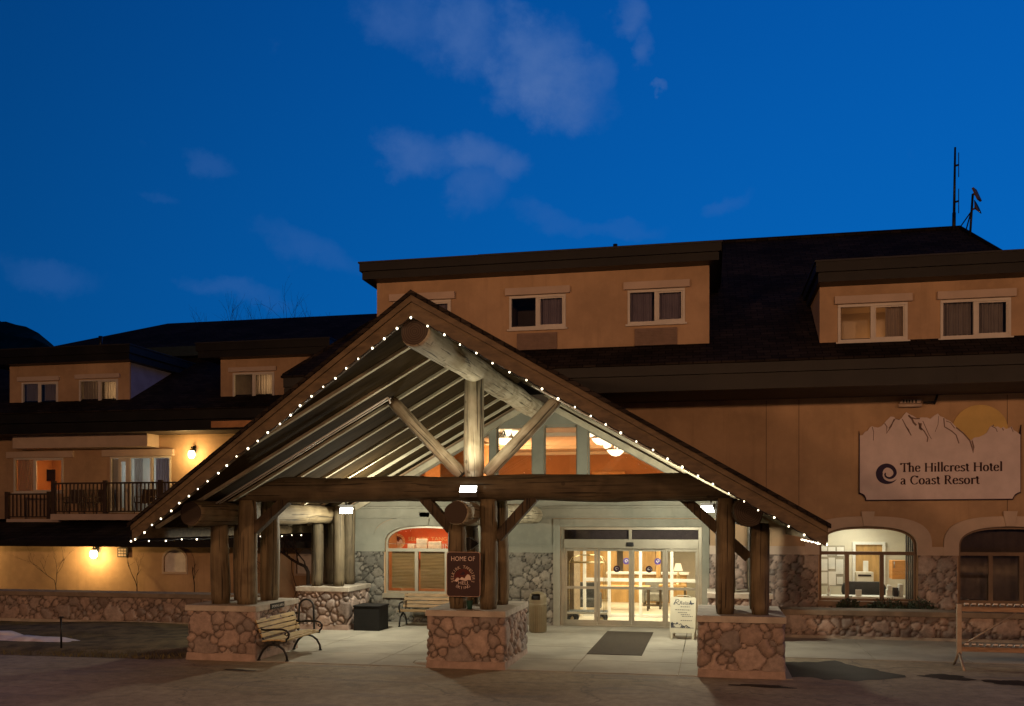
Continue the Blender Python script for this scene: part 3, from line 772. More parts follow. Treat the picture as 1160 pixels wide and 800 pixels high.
MB().box(xm-0.10, xm+0.10, y0-0.10, y0-0.032, 2.25, 2.36).build('motion_sensor', M['black'], ent, bevel=0.02)
pb = [DX0+0.095, gx(676, YF), gx(715, YF), gx(753.5, YF), DX1-0.095]
for k in range(4):
    a, b = pb[k], pb[k+1]; inner = k in (1, 2)
    yo = YF+(0.105 if inner else 0.05)
    mb = MB(); w = 0.075
    frame_ring(mb, a+0.002, b-0.002, 0.065, 2.185, yo, yo+0.05, w); mb.box(a+w, b-w, yo+0.002, yo+0.048, 1.06, 1.13)
    mb.box(a+w, b-w, yo+0.002, yo+0.048, 0.14, 0.20)
    d = mb.build('sliding_door', M['alu'], H, bevel=0.004)
    MB().box(a+w, b-w, yo+0.02, yo+0.028, 0.2, 2.11).build('pane', M['glass'], d)
    if inner:
        cx_ = a+(b-a)*(0.57 if k == 1 else 0.52); e = MB()
        e.plate([[(cx_+0.095*cos(2*pi*i/24), 1.62+0.095*sin(2*pi*i/24)) for i in range(24)]], yo+0.012, yo+0.0185)
        dc = e.build('door_emblem', M['ink'], d)
        sw_ = MB(); pts = []
        for i in range(26):
            t = -0.6+i*0.26; r = 0.062*(1-i/30)
            pts.append((cx_+r*cos(t), yo+0.008, 1.62+r*sin(t)))
        sw_.tube(pts, [0.003+0.007*(i/25) for i in range(26)], 6); sw_.build('door_emblem', M['white'], d)

# eaves and roofs
EY, EZ0, EZ1 = 23.5, 6.18, 6.84
EXL, EXR = -11.25, 15.0
sf = MB().box(EXL+0.05, EXR, EY+0.06, YF+0.3, EZ0, EZ0+0.06); sf.build('soffit', M['soffit'], H)
fa = MB()
fa.box(EXL, EXR, EY+0.02, EY+0.10, EZ0-0.02, EZ0+0.34); fa.box(EXL, EXR, EY-0.03, EY+0.10, EZ0+0.37, EZ1)
fa.box(EXL, EXL+0.08, EY+0.101, 39.0, EZ0-0.02, EZ0+0.34); fa.box(EXL-0.05, EXL+0.08, EY+0.101, 39.0, EZ0+0.37, EZ1)
fa.box(EXL+0.01, EXR, EY+0.06, EY+0.16, EZ0+0.34, EZ0+0.37)
for u in (700, 925, 1084):
    X = gx(u, EY); fa.box(X-0.012, X+0.012, EY-0.036, EY-0.031, EZ0+0.37, EZ1); fa.box(X-0.012, X+0.012, EY+0.012, EY+0.019, EZ0, EZ0+0.34)
fa.build('eave_fascia', M['fascia'], H)
RZ, RY = 12.04, 31.5; RXL, RXR = -7.85, 7.60
def slab(mb, pts, th, mi=0):
    pts = [Vector(p) for p in pts]; n = len(pts); lo = [p-Vector((0,0,th)) for p in pts]
    mb.add(pts+lo, [tuple(range(n)), tuple(reversed(range(n, 2*n)))]+[(i, (i+1) % n, n+(i+1) % n, n+i) for i in range(n)], mi)
rf = MB(); e1 = EZ1+0.004
def holed_slope(mb, outline, holes, zf, th):
    k = len(mb.v)
    mb.plate([outline]+holes, -th, 0.0, ax='z')
    for i in range(k, len(mb.v)):
        a, b, c = mb.v[i]; mb.v[i] = (a, b, c+zf(b))
holed_slope(rf, [(EXL-0.06, EY-0.06), (9.85, EY-0.06), (RXR, RY), (RXL, RY)],
    [rect_pts(gx(427, 24.4)+0.12, gx(803.5, 24.4)-0.12, 24.55, 27.2), rect_pts(gx(928.5, 24.2)+0.12, 8.9, 24.35, 26.1)],
    lambda y: e1+(y-EY+0.06)*(RZ-e1)/(RY-EY+0.06), 0.05)
slab(rf, [(9.85, 39.5, e1), (EXL-0.06, 39.5, e1), (RXL, RY, RZ), (RXR, RY, RZ)], 0.05)
slab(rf, [(EXL-0.06, 39.5, e1), (EXL-0.06, EY-0.06, e1), (RXL, RY, RZ)], 0.05)
slab(rf, [(9.85, EY-0.06, e1), (9.85, 39.5, e1), (RXR, RY, RZ)], 0.05)
slab(rf, [(9.85, EY-0.06, e1), (EXR, EY-0.06, e1), (EXR, 28.5, e1+1.6), (9.85, 28.5, e1+1.6)], 0.05)
rf.tube([(RXL, RY, RZ+0.02), (RXR, RY, RZ+0.02)], 0.07, 6); rf.tube([(RXL, RY, RZ+0.02), (EXL, EY, e1+0.02)], 0.06, 6); rf.tube([(RXR, RY, RZ+0.02), (9.85, EY, e1+0.02)], 0.06, 6)
rf.build('roof', M['shingle'], H)

# dormers: wall with window holes, side cheeks, flat roof with a stepped fascia
def dormer(root, x0, x1, Y, z0, z1, wins, back, rz0, rz1, cheek=None, ov=0.55, ovl=0.3, ovr=0.3, wall='stucco', split_mat='fascia'):
    holes = [rect_pts(*w[:4]) for w in wins]
    dw = MB().plate([rect_pts(x0, x1, z0, z1)]+holes, Y, Y+0.08).build('dormer_wall', M[wall], root)
    for xa in (x0, x1-0.08): MB().box(xa, xa+0.08, Y+0.081, back, z0-0.4, z1).build('dormer_cheek', M[cheek or wall], dw)
    r = MB(); h = rz1-rz0
    r.box(x0-ovl+0.06, x1+ovr-0.06, Y-ov+0.06, back, rz0, rz0+h*0.42)
    r.box(x0-ovl, x1+ovr, Y-ov, back+0.1, rz0+h*0.42+0.02, rz1-0.03)
    r.box(x0-ovl+0.08, x1+ovr-0.08, Y-ov+0.08, back-0.1, rz0+h*0.42, rz0+h*0.42+0.02)
    dr2 = r.build('dormer_roof', M[split_mat], root)
    MB().box(x0-ovl-0.03, x1+ovr+0.03, Y-ov-0.03, back+0.12, rz1-0.03, rz1+0.01).build('roof_edge', M['gutter'], dr2)
    return dw
YM = 24.4
def R4(u0, u1, v0, v1, Y):
    um, vm = (u0+u1)/2, (v0+v1)/2
    return gx(u0, Y), gx(u1, Y), gz(um, v1, Y), gz(um, v0, Y)
wm = [R4(577, 641, 333, 374, YM), R4(711, 776, 326, 367, YM), R4(446, 511, 339, 381, YM)]
wm = [(a, b, 8.02, 8.90) for a, b, c, d in wm]
dormer(H, gx(427, YM), gx(803.5, YM), YM, 7.30, 9.47, wm, 29.5, 9.44, 9.89)
cfg = [((0.5, 1.0),), ((0.0, 0.42), (0.55, 0.98)), ((0.5, 1.0),)]
blue_curt = cloth('pale_curtain', (0.42, 0.37, 0.42)); M['curtain_pale'] = blue_curt
for (a, b, c, d), cu in zip(wm, cfg):
    window(H, a, b, c, d, YM, 0.5, cu, header=(a-0.10, b+0.12, d+0.01, d+0.20), cmat='curtain_pale')
for a, b in ((gx(586, YM), gx(631, YM)), (gx(719, YM), gx(767, YM))):
    mb = MB(); mb.box(a, b, YM-0.06, YM-0.003, 7.46, 7.90)
    for i in range(9): mb.box(a+0.03, b-0.03, YM-0.072, YM-0.061, 7.50+i*0.042, 7.52+i*0.042)
    mb.build('air_conditioner', pmat('grille_tan', (0.22, 0.15, 0.11), 0.7, 0.1), H, bevel=0.006)
vq = gp(697, 281, 25.0); MB().tube([vq-Vector((0, 0, 0.2)), vq+Vector((0, 0, 0.10))], 0.06, 8).build('vent_pipe', M['black'], H)
YR = 24.2
x0 = gx(928.5, YR)
wr = [(gx(949, YR), gx(1028, YR)), (gx(1065, YR), gx(1145, YR)), (gx(1181, YR), gx(1260, YR))]
wr = [(a, b, 7.32, 8.24) for a, b in wr]
dormer(H, x0, 13.0, YR, 7.06, 8.78, wr, 27.6, 8.70, 9.20, ov=0.6, ovl=0.15)
window(H, *wr[0], YR, 0.5, ((0.72, 1.0),), header=(wr[0][0]-0.08, wr[0][1]+0.10, wr[0][3]+0.01, wr[0][3]+0.20), glow=(0.62, 0.30, 2.6, 1.1, (1, 0.40, 0.11)), room='cream_wall')
window(H, *wr[1], YR, 0.5, ((0.0, 0.46), (0.55, 0.95)), header=(wr[1][0]-0.08, wr[1][1]+0.10, wr[1][3]+0.01, wr[1][3]+0.20))
window(H, *wr[2], YR, 0.5, ((0.0, 0.46),), header=(wr[2][0]-0.08, wr[2][1]+0.10, wr[2][3]+0.01, wr[2][3]+0.20))

# interiors seen through the glass: lounge above, lobby and vestibule below, office, heli desk
room_box(CX-5.6, CX+5.6, 3.40, 5.84, YF+0.285, 40.0).build('lounge_room', M['orange_wall'], H)
lc = MB(); lc.box(CX-5.59, CX+5.59, YF+0.29, 39.99, 5.74, 5.82)
for a in (29.5, 34.5, 38.0): lc.box(CX-5.5, CX+5.5, a, a+0.22, 5.62, 5.739)
lc.build('lounge_ceiling', M['cream_wall'], H)
lp_ = MB(); lp_.box(CX-4.4, CX-3.0, 31.2, 33.4, 3.41, 5.6); lp_.box(CX+4.3, CX+5.5, 33.0, 33.3, 3.41, 5.6); lp_.box(CX-0.2, CX+1.2, 39.6, 39.95, 3.41, 5.0); lp_.plate([arch_pts(CX+2.6, CX+5.2, 3.41, 4.4, 5.2, 20, 2.0)], 39.7, 39.95)
lp_.build('lounge_partition', pmat('apricot_wall', (0.70, 0.40, 0.16), 0.85, 0.08), H)
lobby_x0, lobby_x1 = DX0-0.5, DX1+0.8
rb = room_box(DX0-1.6, DX1+1.8, 0.0, 3.0, YF+0.285, 37.0); rb.build('lobby_room', M['cream_wall'], H)
MB().box(DX0-1.59, DX1+1.79, YF-0.0, 36.98, -0.04, 0.028).build('lobby_floor', M['tile'], H)
wp = MB(); wp.box(-5.2, -3.4, 34.8, 35.0, 0.03, 2.9); wp.box(-3.2, -2.0, 35.2, 35.4, 0.03, 2.9); wp.box(0.2, 1.0, 33.0, 33.2, 0.03, 2.9); wp.box(-1.85, -1.7, 33.0, 33.2, 0.03, 2.9)
wp.build('wood_panelling', M['wood_panel'], H)
MB().box(-5.68, -3.9, 27.2, 28.55, 0.03, 2.99).build('vestibule_wall', pmat('vestibule_brown', (0.24, 0.17, 0.10), 0.6, 0.2), H)
YI = 28.6
iv = MB(); ix = [gx(u, YI) for u in (662, 690, 725.5, 761, 800)]
for a in ix: iv.box(a-0.045, a+0.045, YI, YI+0.08, 0.03, 2.25)
iv.box(ix[0]+0.046, ix[-1]-0.046, YI+0.002, YI+0.078, 1.10, 1.20); iv.box(ix[0]-0.4, ix[-1]+0.2, YI, YI+0.08, 2.251, 2.99); iv.box(ix[0]+0.046, ix[-1]-0.046, YI+0.002, YI+0.078, 0.03, 0.11)
idr = iv.build('inner_door_frame', M['white'], H)
for a, b in ((ix[1], ix[2]), (ix[2], ix[3])):
    c = (a+b)/2+0.05; e = MB().plate([[(c+0.10*cos(2*pi*i/20), 1.72+0.10*sin(2*pi*i/20)) for i in range(20)]], YI-0.02, YI-0.005)
    e.build('door_emblem', pmat('emblem_violet', (0.05, 0.035, 0.25), 0.6, 0.1), idr)
    e = MB().tube([(c+0.055*cos(t*0.3)*(1-t/30), YI-0.024, 1.72+0.055*sin(t*0.3)*(1-t/30)) for t in range(22)], 0.010, 6); e.build('door_emblem', M['white'], idr)
lamp('lobby_light', 'AREA', (-2.2, 31.5, 2.95), 430, (1.0, 0.80, 0.52), shape='RECTANGLE', size=3.0, size_y=5.0, target=(-2.2, 31.5, 0))
lamp('vestibule_light', 'AREA', (-2.0, 27.3, 2.95), 200, (1.0, 0.86, 0.62), shape='RECTANGLE', size=2.4, size_y=1.0, target=(-2.0, 27.3, 0))
OX0, OX1 = RW[0]-0.5, RW[1]+0.45
room_box(OX0, OX1, 0.3, 2.95, YF+0.285, 29.4).build('office_room', M['cream_wall'], H)
lamp('office_light', 'AREA', (4.0, 27.9, 2.93), 62, (1.0, 0.93, 0.72), shape='RECTANGLE', size=1.2, size_y=2.2, target=(4.0, 27.9, 0))
of = MB(); YO = 29.3
a, b = gx(966, YO), gx(1003, YO); zt_ = gz(985, 614, YO)
of.box(a, a+0.08, YO, YO+0.09, 0.3, zt_); of.box(b-0.08, b, YO, YO+0.09, 0.3, zt_); of.box(a+0.081, b-0.081, YO, YO+0.09, zt_-0.08, zt_)
of.build('office_door_frame', M['white'], H)
MB().box(a+0.081, b-0.081, YO+0.06, YO+0.085, 0.31, zt_-0.081).build('office_doorway', M['wood_panel'], H)
bl = MB()
for i in range(7):
    X = gx(1026+i*2.2, YF+0.4); bl.box(X, X+0.028, YF+0.36, YF+0.44, WZ0, WZT)
bl.build('vertical_blind', pmat('blind_dark', (0.10, 0.10, 0.10), 0.7, 0.1), rwin)
# heli desk behind the left arched window: red banner above, wooden blinds below
room_box(LW[0]-0.3, LW[1]+0.3, 0.3, 2.98, YF+0.285, 28.2).build('desk_room', M['orange_wall'], H)
wb = MB()
for i in range(27):
    z = WZ0+0.13+i*0.042
    for (a, b) in ((LW[0]+0.12, gx(471, YF)-0.07), (gx(471, YF)+0.07, LW[1]-0.08)):
        wb.hexa([(a, YF+0.20, z), (b, YF+0.20, z), (b, YF+0.235, z+0.012), (a, YF+0.235, z+0.012), (a, YF+0.20, z+0.006), (b, YF+0.20, z+0.006), (b, YF+0.235, z+0.018), (a, YF+0.235, z+0.018)])
        wb.box(a, b, YF+0.238, YF+0.242, z, z+0.042)
wb.build('wooden_blind', pmat('blind_wood', (0.42, 0.27, 0.11), 0.55, 0.2, 2.0, stretch=(1,8,8)), lwin)  # wood tone made more orange for the glow from inside
lamp('banner_fill_light', 'AREA', (-8.0, YF+0.36, 2.95), 34, (1.0, 0.70, 0.40), shape='RECTANGLE', size=2.2, size_y=0.12, target=(-8.0, 27.2, 1.9))  # unseen strip light, added to brighten the banner and cartons
lamp('lounge_lamp', 'POINT', (CX-2.5, 33.5, 4.5), 270, (1.0, 0.60, 0.28), shadow_soft_size=0.3)
lamp('lounge_lamp', 'POINT', (CX+2.6, 33.5, 4.4), 270, (1.0, 0.60, 0.28), shadow_soft_size=0.3)

# ---------------------------------------------------------------- the set-back left wing
WG = thing('hotel_wing', (-20, 33.5, 0), 'set back left wing with orange lit walls, a railed balcony and low dark roof', 'building')
YU, YD, YE, YG = 33.5, 32.75, 31.7, 30.0
WL, WR = -40.0, -11.05
# upper wall with a window and a balcony door
wa = (gx(16, YU), gx(72, YU), gz(44, 558, YU), gz(44, 519, YU))
wb_ = (gx(125, YU), gx(194, YU), 3.25, gz(160, 517, YU))
MB().plate([rect_pts(WL, WR, 3.0, 7.2), rect_pts(*wa), rect_pts(*wb_)], YU, YU+0.2).build('upper_wall', M['stucco'], WG)
window(WG, *wa, YU, 0.42, ((0.0, 0.36),), header=(wa[0]-0.3, wa[1]+0.5, wa[3]+0.01, wa[3]+0.26), glow=(0.75, 0.7, 30, 1.0, (1, 0.60, 0.25)), gmat='glass', room='orange_wall', depth=2.4, cmat='curtain')
# balcony door: a glazed leaf and a wide window under one header
fr = MB(); x0, x1, z0, z1 = wb_
frame_ring(fr, x0, x1, z0, z1, YU-0.03, YU+0.06, 0.07)
d1 = gx(147, YU); d2 = gx(151, YU); d3 = gx(172, YU)
fr.box(d1-0.05, d1+0.05, YU-0.028, YU+0.058, z0+0.07, z1-0.07); fr.box(d3-0.06, d3+0.06, YU-0.028, YU+0.058, z0+0.07, z1-0.07)
frame_ring(fr, x0+0.36, d1-0.051, z0+0.071, z1-0.071, YU-0.01, YU+0.05, 0.13)
bd = fr.build('balcony_door', M['white_paint'], WG, bevel=0.006)
MB().quad((x0+0.07, YU+0.02, z0+0.07), (x1-0.07, YU+0.02, z0+0.07), (x1-0.07, YU+0.02, z1-0.07), (x0+0.07, YU+0.02, z1-0.07)).build('pane', M['glass'], bd)
drape(d1+0.08, d3-0.5, z0+0.1, z1-0.08, YU+0.18).build('curtain', M['curtain'], bd); drape(d3+0.06, x1-0.08, z0+0.1, z1-0.08, YU+0.18).build('curtain', M['curtain_pale'], bd)
room_box(x0-0.1, x1+0.1, z0-0.1, z1+0.1, YU+0.21, YU+2.2).build('room_interior', M['cream_wall'], bd)
MB().box(x0+0.02, x0+0.3, YU+0.1, YU+0.12, z0+0.08, z1-0.08).build('door_jamb', M['white_paint'], bd)
lamp('room_light', 'POINT', (x0+0.9, YU+1.3, z1-0.5), 16, (0.75, 0.85, 1.0), shadow_soft_size=0.15)
MB().box(x0-0.3, x1+0.15, YU-0.14, YU-0.003, z1+0.005, z1+0.27).build('door_header', M['trim'], WG, bevel=0.01)
# long boxed ledge over the balcony
YL_ = 32.7
lx0, lx1 = gx(14, YL_), gx(167, YL_); lz0, lz1 = gz(90, 507, YL_), gz(90, 494, YL_)
MB().box(lx0, lx1, YL_, YU-0.003, lz0, lz1+0.05).build('boxed_ledge', M['trim'], WG, bevel=0.02)
# eave, fascia and roof
ef_ = MB(); ez0, ez1 = gz(100, 490, YE), gz(100, 466, YE)
h_ = ez1-ez0
ef_.box(WL, -12.2, YE+0.05, YE+0.13, ez0, ez0+h_*0.48); ef_.box(WL, -12.2, YE, YE+0.13, ez0+h_*0.51, ez1)
ef_.build('eave_fascia', M['fascia'], WG)
MB().box(WL, WR-0.01, YE+0.131, YU+0.2, ez0+0.02, ez0+0.08).build('soffit', M['soffit'], WG)
# bright orange strip, painting lamp light on the fascia by the canopy
fx0, fx1 = gx(238, YE-0.05), gx(292, YE-0.05)
MB().box(fx0, fx1, YE+0.02, YE+0.048, gz(265, 484, YE), gz(265, 476.5, YE)).build('fascia_lit_strip', pmat('fascia_lit_orange', (0.62, 0.30, 0.11), 0.5, 0.2, 2.0), WG)
rr = MB(); p_ = 0.55; ryl = 43.5; rzl = ez1+0.02+0.50*(ryl-YE)
ra, rb_ = gx(190, ryl), -8.0
holed_slope(rr, [(WL-3, YE-0.05), (WR+0.6, YE-0.05), (rb_, ryl), (ra, ryl)], [rect_pts(gx(11, YD)+0.12, gx(147, YD)-0.12, YD+0.15, 35.0), rect_pts(gx(250, YD)+0.12, gx(352, YD)-0.12, YD+0.15, 35.0)], lambda y: ez1+0.01+(y-YE+0.05)*(rzl-ez1-0.01)/(ryl-YE+0.05), 0.06)
slab(rr, [(WL-3, YE-0.05, ez1+0.01), (ra, ryl, rzl), (ra-0.2, 55.5, ez1)], 0.06)
slab(rr, [(rb_, ryl, rzl), (-8, 55.5, ez1), (ra-0.2, 55.5, ez1), (ra, ryl, rzl)], 0.06)
rr.build('roof', M['shingle'], WG)
vp = gp(114, 397, 36.5); MB().tube([vp, vp+Vector((0, 0, 0.62))], 0.09, 8).build('vent_pipe', M['black'], WG)
# dormers
wd1 = [(gx(25, YD), gx(66, YD)), (gx(90, YD), gx(134, YD))]; wd2 = [(gx(264, YD), gx(311, YD))]
dz = lambda u, v: gz(u, v, YD)
wd1 = [(wd1[0][0], wd1[0][1], dz(45, 461), dz(45, 433)), (wd1[1][0], wd1[1][1], dz(112, 459), dz(112, 430))]; wd2 = [(a, b, dz(287, 454), dz(287, 422)) for a, b in wd2]
M['cheek'] = pmat('cheek_sky_tint', (0.27, 0.30, 0.42), 0.7, 0.1, 2.0)  # sky light on the cheeks put into a blue colour
dormer(WG, gx(11, YD), gx(147, YD), YD, 7.00, dz(80, 410), wd1, 37.6, dz(80, 413), dz(80, 396), cheek='cheek', ov=0.6, ovl=0.8, ovr=0.4, split_mat='fascia')
dormer(WG, gx(250, YD), gx(352, YD), YD, 7.00, dz(300, 403), wd2, 37.6, dz(300, 406), dz(300, 389), ov=0.6, ovl=0.7, ovr=1.0)
MB().box(gx(140, 37.0), gx(236, 37.0), 37.0, 41, gz(190, 404, 37.0), gz(190, 393, 37.0)).build('link_roof', pmat('slate_blue_edge', (0.020, 0.035, 0.040), 0.5, 0.2), WG)
warm = (1, 0.62, 0.28)
window(WG, *wd1[0], YD, 0.48, ((0.0, 0.4), (0.55, 1.0),), header=(wd1[0][0]-0.15, wd1[0][1]+0.1, dz(45, 432), dz(45, 427)))
window(WG, *wd1[1], YD, 0.52, ((0.0, 0.42), (0.58, 0.98)), header=(wd1[1][0]-0.15, wd1[1][1]+0.1, dz(112, 429), dz(112, 424)), glow=(0.80, 0.55, 20, 0.7, warm))
window(WG, *wd2[0], YD, 0.5, ((0.53, 1.0),), header=(wd2[0][0]-0.15, wd2[0][1]+0.1, dz(287, 421), dz(287, 416)), glow=(0.80, 0.6, 18.0, 0.7, warm))
tv = thing('television', (gx(57, 35.6), 35.6, 4.6), 'dark television on the orange wall seen through the far left lit window', 'television')
MB().box(gx(50, 35.6), gx(63, 35.6), 35.55, 35.6, gz(57, 545, 35.6), gz(57, 532, 35.6)).build('screen', M['black'], tv, bevel=0.01)
MB().box(gx(55, 35.6), gx(58, 35.6), 35.601, 35.75, gz(57, 541, 35.6), gz(57, 537, 35.6)).build('bracket', M['steel'], tv)
# balcony: slab edge and lean-to roof over the ground floor
YB = 31.3
bx0, bx1 = gx(57, YB), gx(232, YB); bz = gz(110, 582, YB)
bs = MB(); bs.box(bx0, bx1, YB, YU-0.003, bz-0.24, bz-0.01); bs.box(gx(7, YB+0.6), bx0-0.01, YB+0.6, YU-0.003, bz-0.40, bz-0.2); bs.build('balcony_slab', M['trim'], WG, bevel=0.01)
lr = MB(); lz = gz(100, 619.5, 28.6)
slab(lr, [(WL, 28.6, lz+0.20), (WR-0.1, 28.6, lz+0.20), (WR-0.1, YB+0.7, bz-0.30), (WL, YB+0.7, bz-0.30)], 0.08)
lr.build('lean_to_roof', M['shingle'], WG)
lf = MB(); lf.box(WL, WR-0.1, 28.55, 28.62, lz+0.005, lz+0.19); lf.box(WL, WR-0.1, 28.50, 28.549, lz+0.11, lz+0.22); lf.build('lean_to_fascia', M['fascia'], WG)
MB().box(WL, WR-0.12, 28.63, YG+0.2, lz+0.02, lz+0.06).build('lean_to_soffit', M['soffit'], WG)
nx_ = (gx(186, YG), gx(211, YG), gz(198, 648, YG), gz(198, 634, YG), gz(198, 623, YG))
nx2 = (gx(336, YG), gx(358, YG), gz(345, 650, YG), gz(345, 634, YG), gz(345, 622, YG))
n1 = arch_pts(nx_[0], nx_[1], nx_[2], nx_[3], nx_[4], 18, 2.0); n2 = arch_pts(nx2[0], nx2[1], nx2[2], nx2[3], nx2[4], 18, 2.0)
MB().plate([rect_pts(WL, WR+0.3, -0.1, lz+0.3), n1, n2], YG, YG+0.2).build('ground_wall', M['stucco'], WG)
for q in (nx_, nx2):
    mb = MB().plate([arch_pts(q[0]-0.07, q[1]+0.07, q[2]-0.07, q[3], q[4]+0.07, 18, 2.0), arch_pts(q[0], q[1], q[2], q[3], q[4], 18, 2.0)], YG-0.04, YG-0.003)
    w_ = mb.build('window', M['trim'], WG)
    MB().plate([arch_pts(q[0], q[1], q[2], q[3], q[4], 18, 2.0)], YG+0.05, YG+0.06).build('pane', pmat('frosted_lit_pane', (0.82, 0.80, 0.74), 0.4, 0.12, 3.0), w_)  # frosted glass with the light on it put into the pale colour
MB().box(WL, WR, YU+2.6, YU+2.7, -0.1, 7).build('back_wall', M['darkroom'], WG)

def railing(name, x0, x1, Y, z0, z1, posts, lab):
    t = thing(name, ((x0+x1)/2, Y, z0), lab, 'railing')
    mt = pmat('railing_brown', (0.05, 0.030, 0.018), 0.6, 0.2)
    mb = MB(); mb.box(x0, x1, Y-0.05, Y+0.05, z1-0.06, z1); mb.box(x0, x1, Y-0.03, Y+0.03, z0+0.06, z0+0.11); mb.build('handrail', mt, t)
    for p in posts: MB().box(p-0.075, p+0.075, Y-0.075, Y+0.075, z0, z1+0.07).build('post', mt, t, bevel=0.01)
    n = int((x1-x0)/0.165)
    for i in range(n):
        x = x0+(i+0.5)*(x1-x0)/n
        if min(abs(x-p) for p in posts) < 0.11: continue
        MB().box(x-0.022, x+0.022, Y-0.022, Y+0.022, z0+0.111, z1-0.061).build('baluster', mt, t)
    return t
YR_ = YB+0.1
rz1_ = gz(110, 546.5, YR_)
railing('balcony_railing', gx(60, YR_), gx(226, YR_), YR_, bz, rz1_, [gx(61, YR_), gx(119.5, YR_), gx(182, YR_), gx(224, YR_)], 'brown balcony railing with thin balusters in front of the lit balcony doors')
YR2 = YB+0.7
railing('balcony_railing', gx(8, YR2), gx(57, YR2), YR2, bz-0.2, gz(33, 559, YR2), [gx(8.5, YR2), gx(56, YR2)], 'short lower brown railing at the far left end of the balcony')
# patio chairs and a round table seen through the balusters
pcm = pmat('patio_dark', (0.07, 0.045, 0.03), 0.7, 0.2)
def patio_chair(x, y, lab, rz=0.0):
    t = thing('patio_chair', (x, y, bz), lab, 'chair', None, rz)
    MB().box(-0.28, 0.28, -0.26, 0.26, 0.40, 0.45).build('seat', pcm, t, local=True, bevel=0.015)
    MB().hexa([(-0.28, 0.24, 0.451), (0.28, 0.24, 0.451), (0.28, 0.28, 0.451), (-0.28, 0.28, 0.451), (-0.26, 0.34, 0.95), (0.26, 0.34, 0.95), (0.26, 0.38, 0.95), (-0.26, 0.38, 0.95)]).build('backrest', pcm, t, local=True)
    for sx in (-1, 1):
        for sy in (-1, 1): MB().tube([(sx*0.25, sy*0.23, 0.40), (sx*0.28, sy*0.27, 0.0)], 0.018, 6).build('leg', pcm, t, local=True)
        MB().tube([(sx*0.29, 0.3, 0.64), (sx*0.30, -0.2, 0.64), (sx*0.29, -0.24, 0.42)], 0.018, 6).build('armrest', pcm, t, local=True)
patio_chair(gx(84, 32.2), 32.2, 'dark patio chair on the balcony just right of the first railing post', 0.3)
patio_chair(gx(108, 32.3), 32.3, 'dark patio chair on the balcony beside the middle railing post', -0.3)
patio_chair(gx(164, 32.2), 32.2, 'dark patio chair in front of the glazed balcony doors', 0.1)

# wall lamps of the wing
def wall_lamp(u, v, Y, power, lab, bracket=True):
    c = gp(u, v, Y-0.22)
    t = thing('wall_lamp', (c.x, Y, c.z), lab, 'wall lamp')
    MB().lathe([(0.01, 0.17), (0.10, 0.14), (0.13, 0.05), (0.13, -0.06), (0.08, -0.14), (0.01, -0.16)], c, 16).build('globe', M['globe'], t)
    mb = MB(); mb.box(c.x-0.07, c.x+0.07, Y-0.03, Y-0.003, c.z+0.06, c.z+0.34); mb.tube([(c.x, Y-0.03, c.z+0.28), (c.x, c.y, c.z+0.30), (c.x, c.y, c.z+0.17)], 0.02, 6); mb.lathe([(0.11, 0.145), (0.05, 0.21), (0.01, 0.22)], c, 12)
    mb.build('bracket', M['black'], t)
    lamp('wall_lamp_light', 'POINT', (c.x, c.y-0.42, c.z-0.05), power, (1.0, 0.62, 0.22), shadow_soft_size=0.12)
wall_lamp(106, 628, YG, 140, 'glowing wall lamp under the low roof of the left wing')
wall_lamp(217, 515, YU, 90, 'glowing wall lamp on the upper wall right of the balcony doors')
wall_lamp(-45, 628, YG, 150, 'wall lamp past the left edge of the photo')
# small framed notice under the lean-to eave
nb = thing('notice_box', tuple(gp(139, 626, YG-0.05)), 'small framed notice hanging under the low eave right of the lamp', 'notice')
c = gp(139, 626, YG-0.05); MB().box(c.x-0.20, c.x+0.20, YG-0.07, YG-0.01, c.z-0.17, c.z+0.17).build('frame', M['black'], nb)
mb = MB()
for i in range(3):
    for j in range(3): mb.box(c.x-0.16+i*0.11, c.x-0.07+i*0.11, YG-0.076, YG-0.0705, c.z-0.13+j*0.10, c.z-0.06+j*0.10)
mb.build('paper', M['trim'], nb)

# ---------------------------------------------------------------- low stone walls
def low_wall(x0, x1, y0, y1, h, lab, seed, mat, capm, cell=0.30, base=0.16):
    t = thing('low_stone_wall', ((x0+x1)/2, y0, 0), lab, 'wall')
    stone_wall_panel('stone_face', x0, x1, y0, base, h-0.13, M[mat], t, cell, seed, 0.036)
    mb = MB(); mb.box(x0, x1, y0+0.001, y1, 0, h-0.131); mb.build('wall_core', M['cap'], t)
    MB().box(x0, x1, y0-0.035, y0, 0, base).build('footing', M['cap'], t, bevel=0.01)
    MB().box(x0-0.02, x1+0.02, y0-0.11, y1+0.03, h-0.128, h).build('capstone', M[capm], t, bevel=0.012)
    return t
M['cap_brown'] = pmat('brown_cap', (0.20, 0.155, 0.11), 0.85, 0.2, 3.0, 0.3, 40)
low_wall(-36, -11.6, 23.4, 23.9, 0.95, 'low stone garden wall with a brown cap behind the lawn at left', 31, 'stone', 'cap_brown')
low_wall(1.75, 13, 24.54, 25.15, 0.74, 'low stone planter wall with a dark cap along the right wing', 32, 'stone', 'cap_brown', 0.32, 0.10)
MB().box(1.75, 13, 25.151, YF-0.06, 0.0, 0.60).build('planter_soil', M['earth'], H)

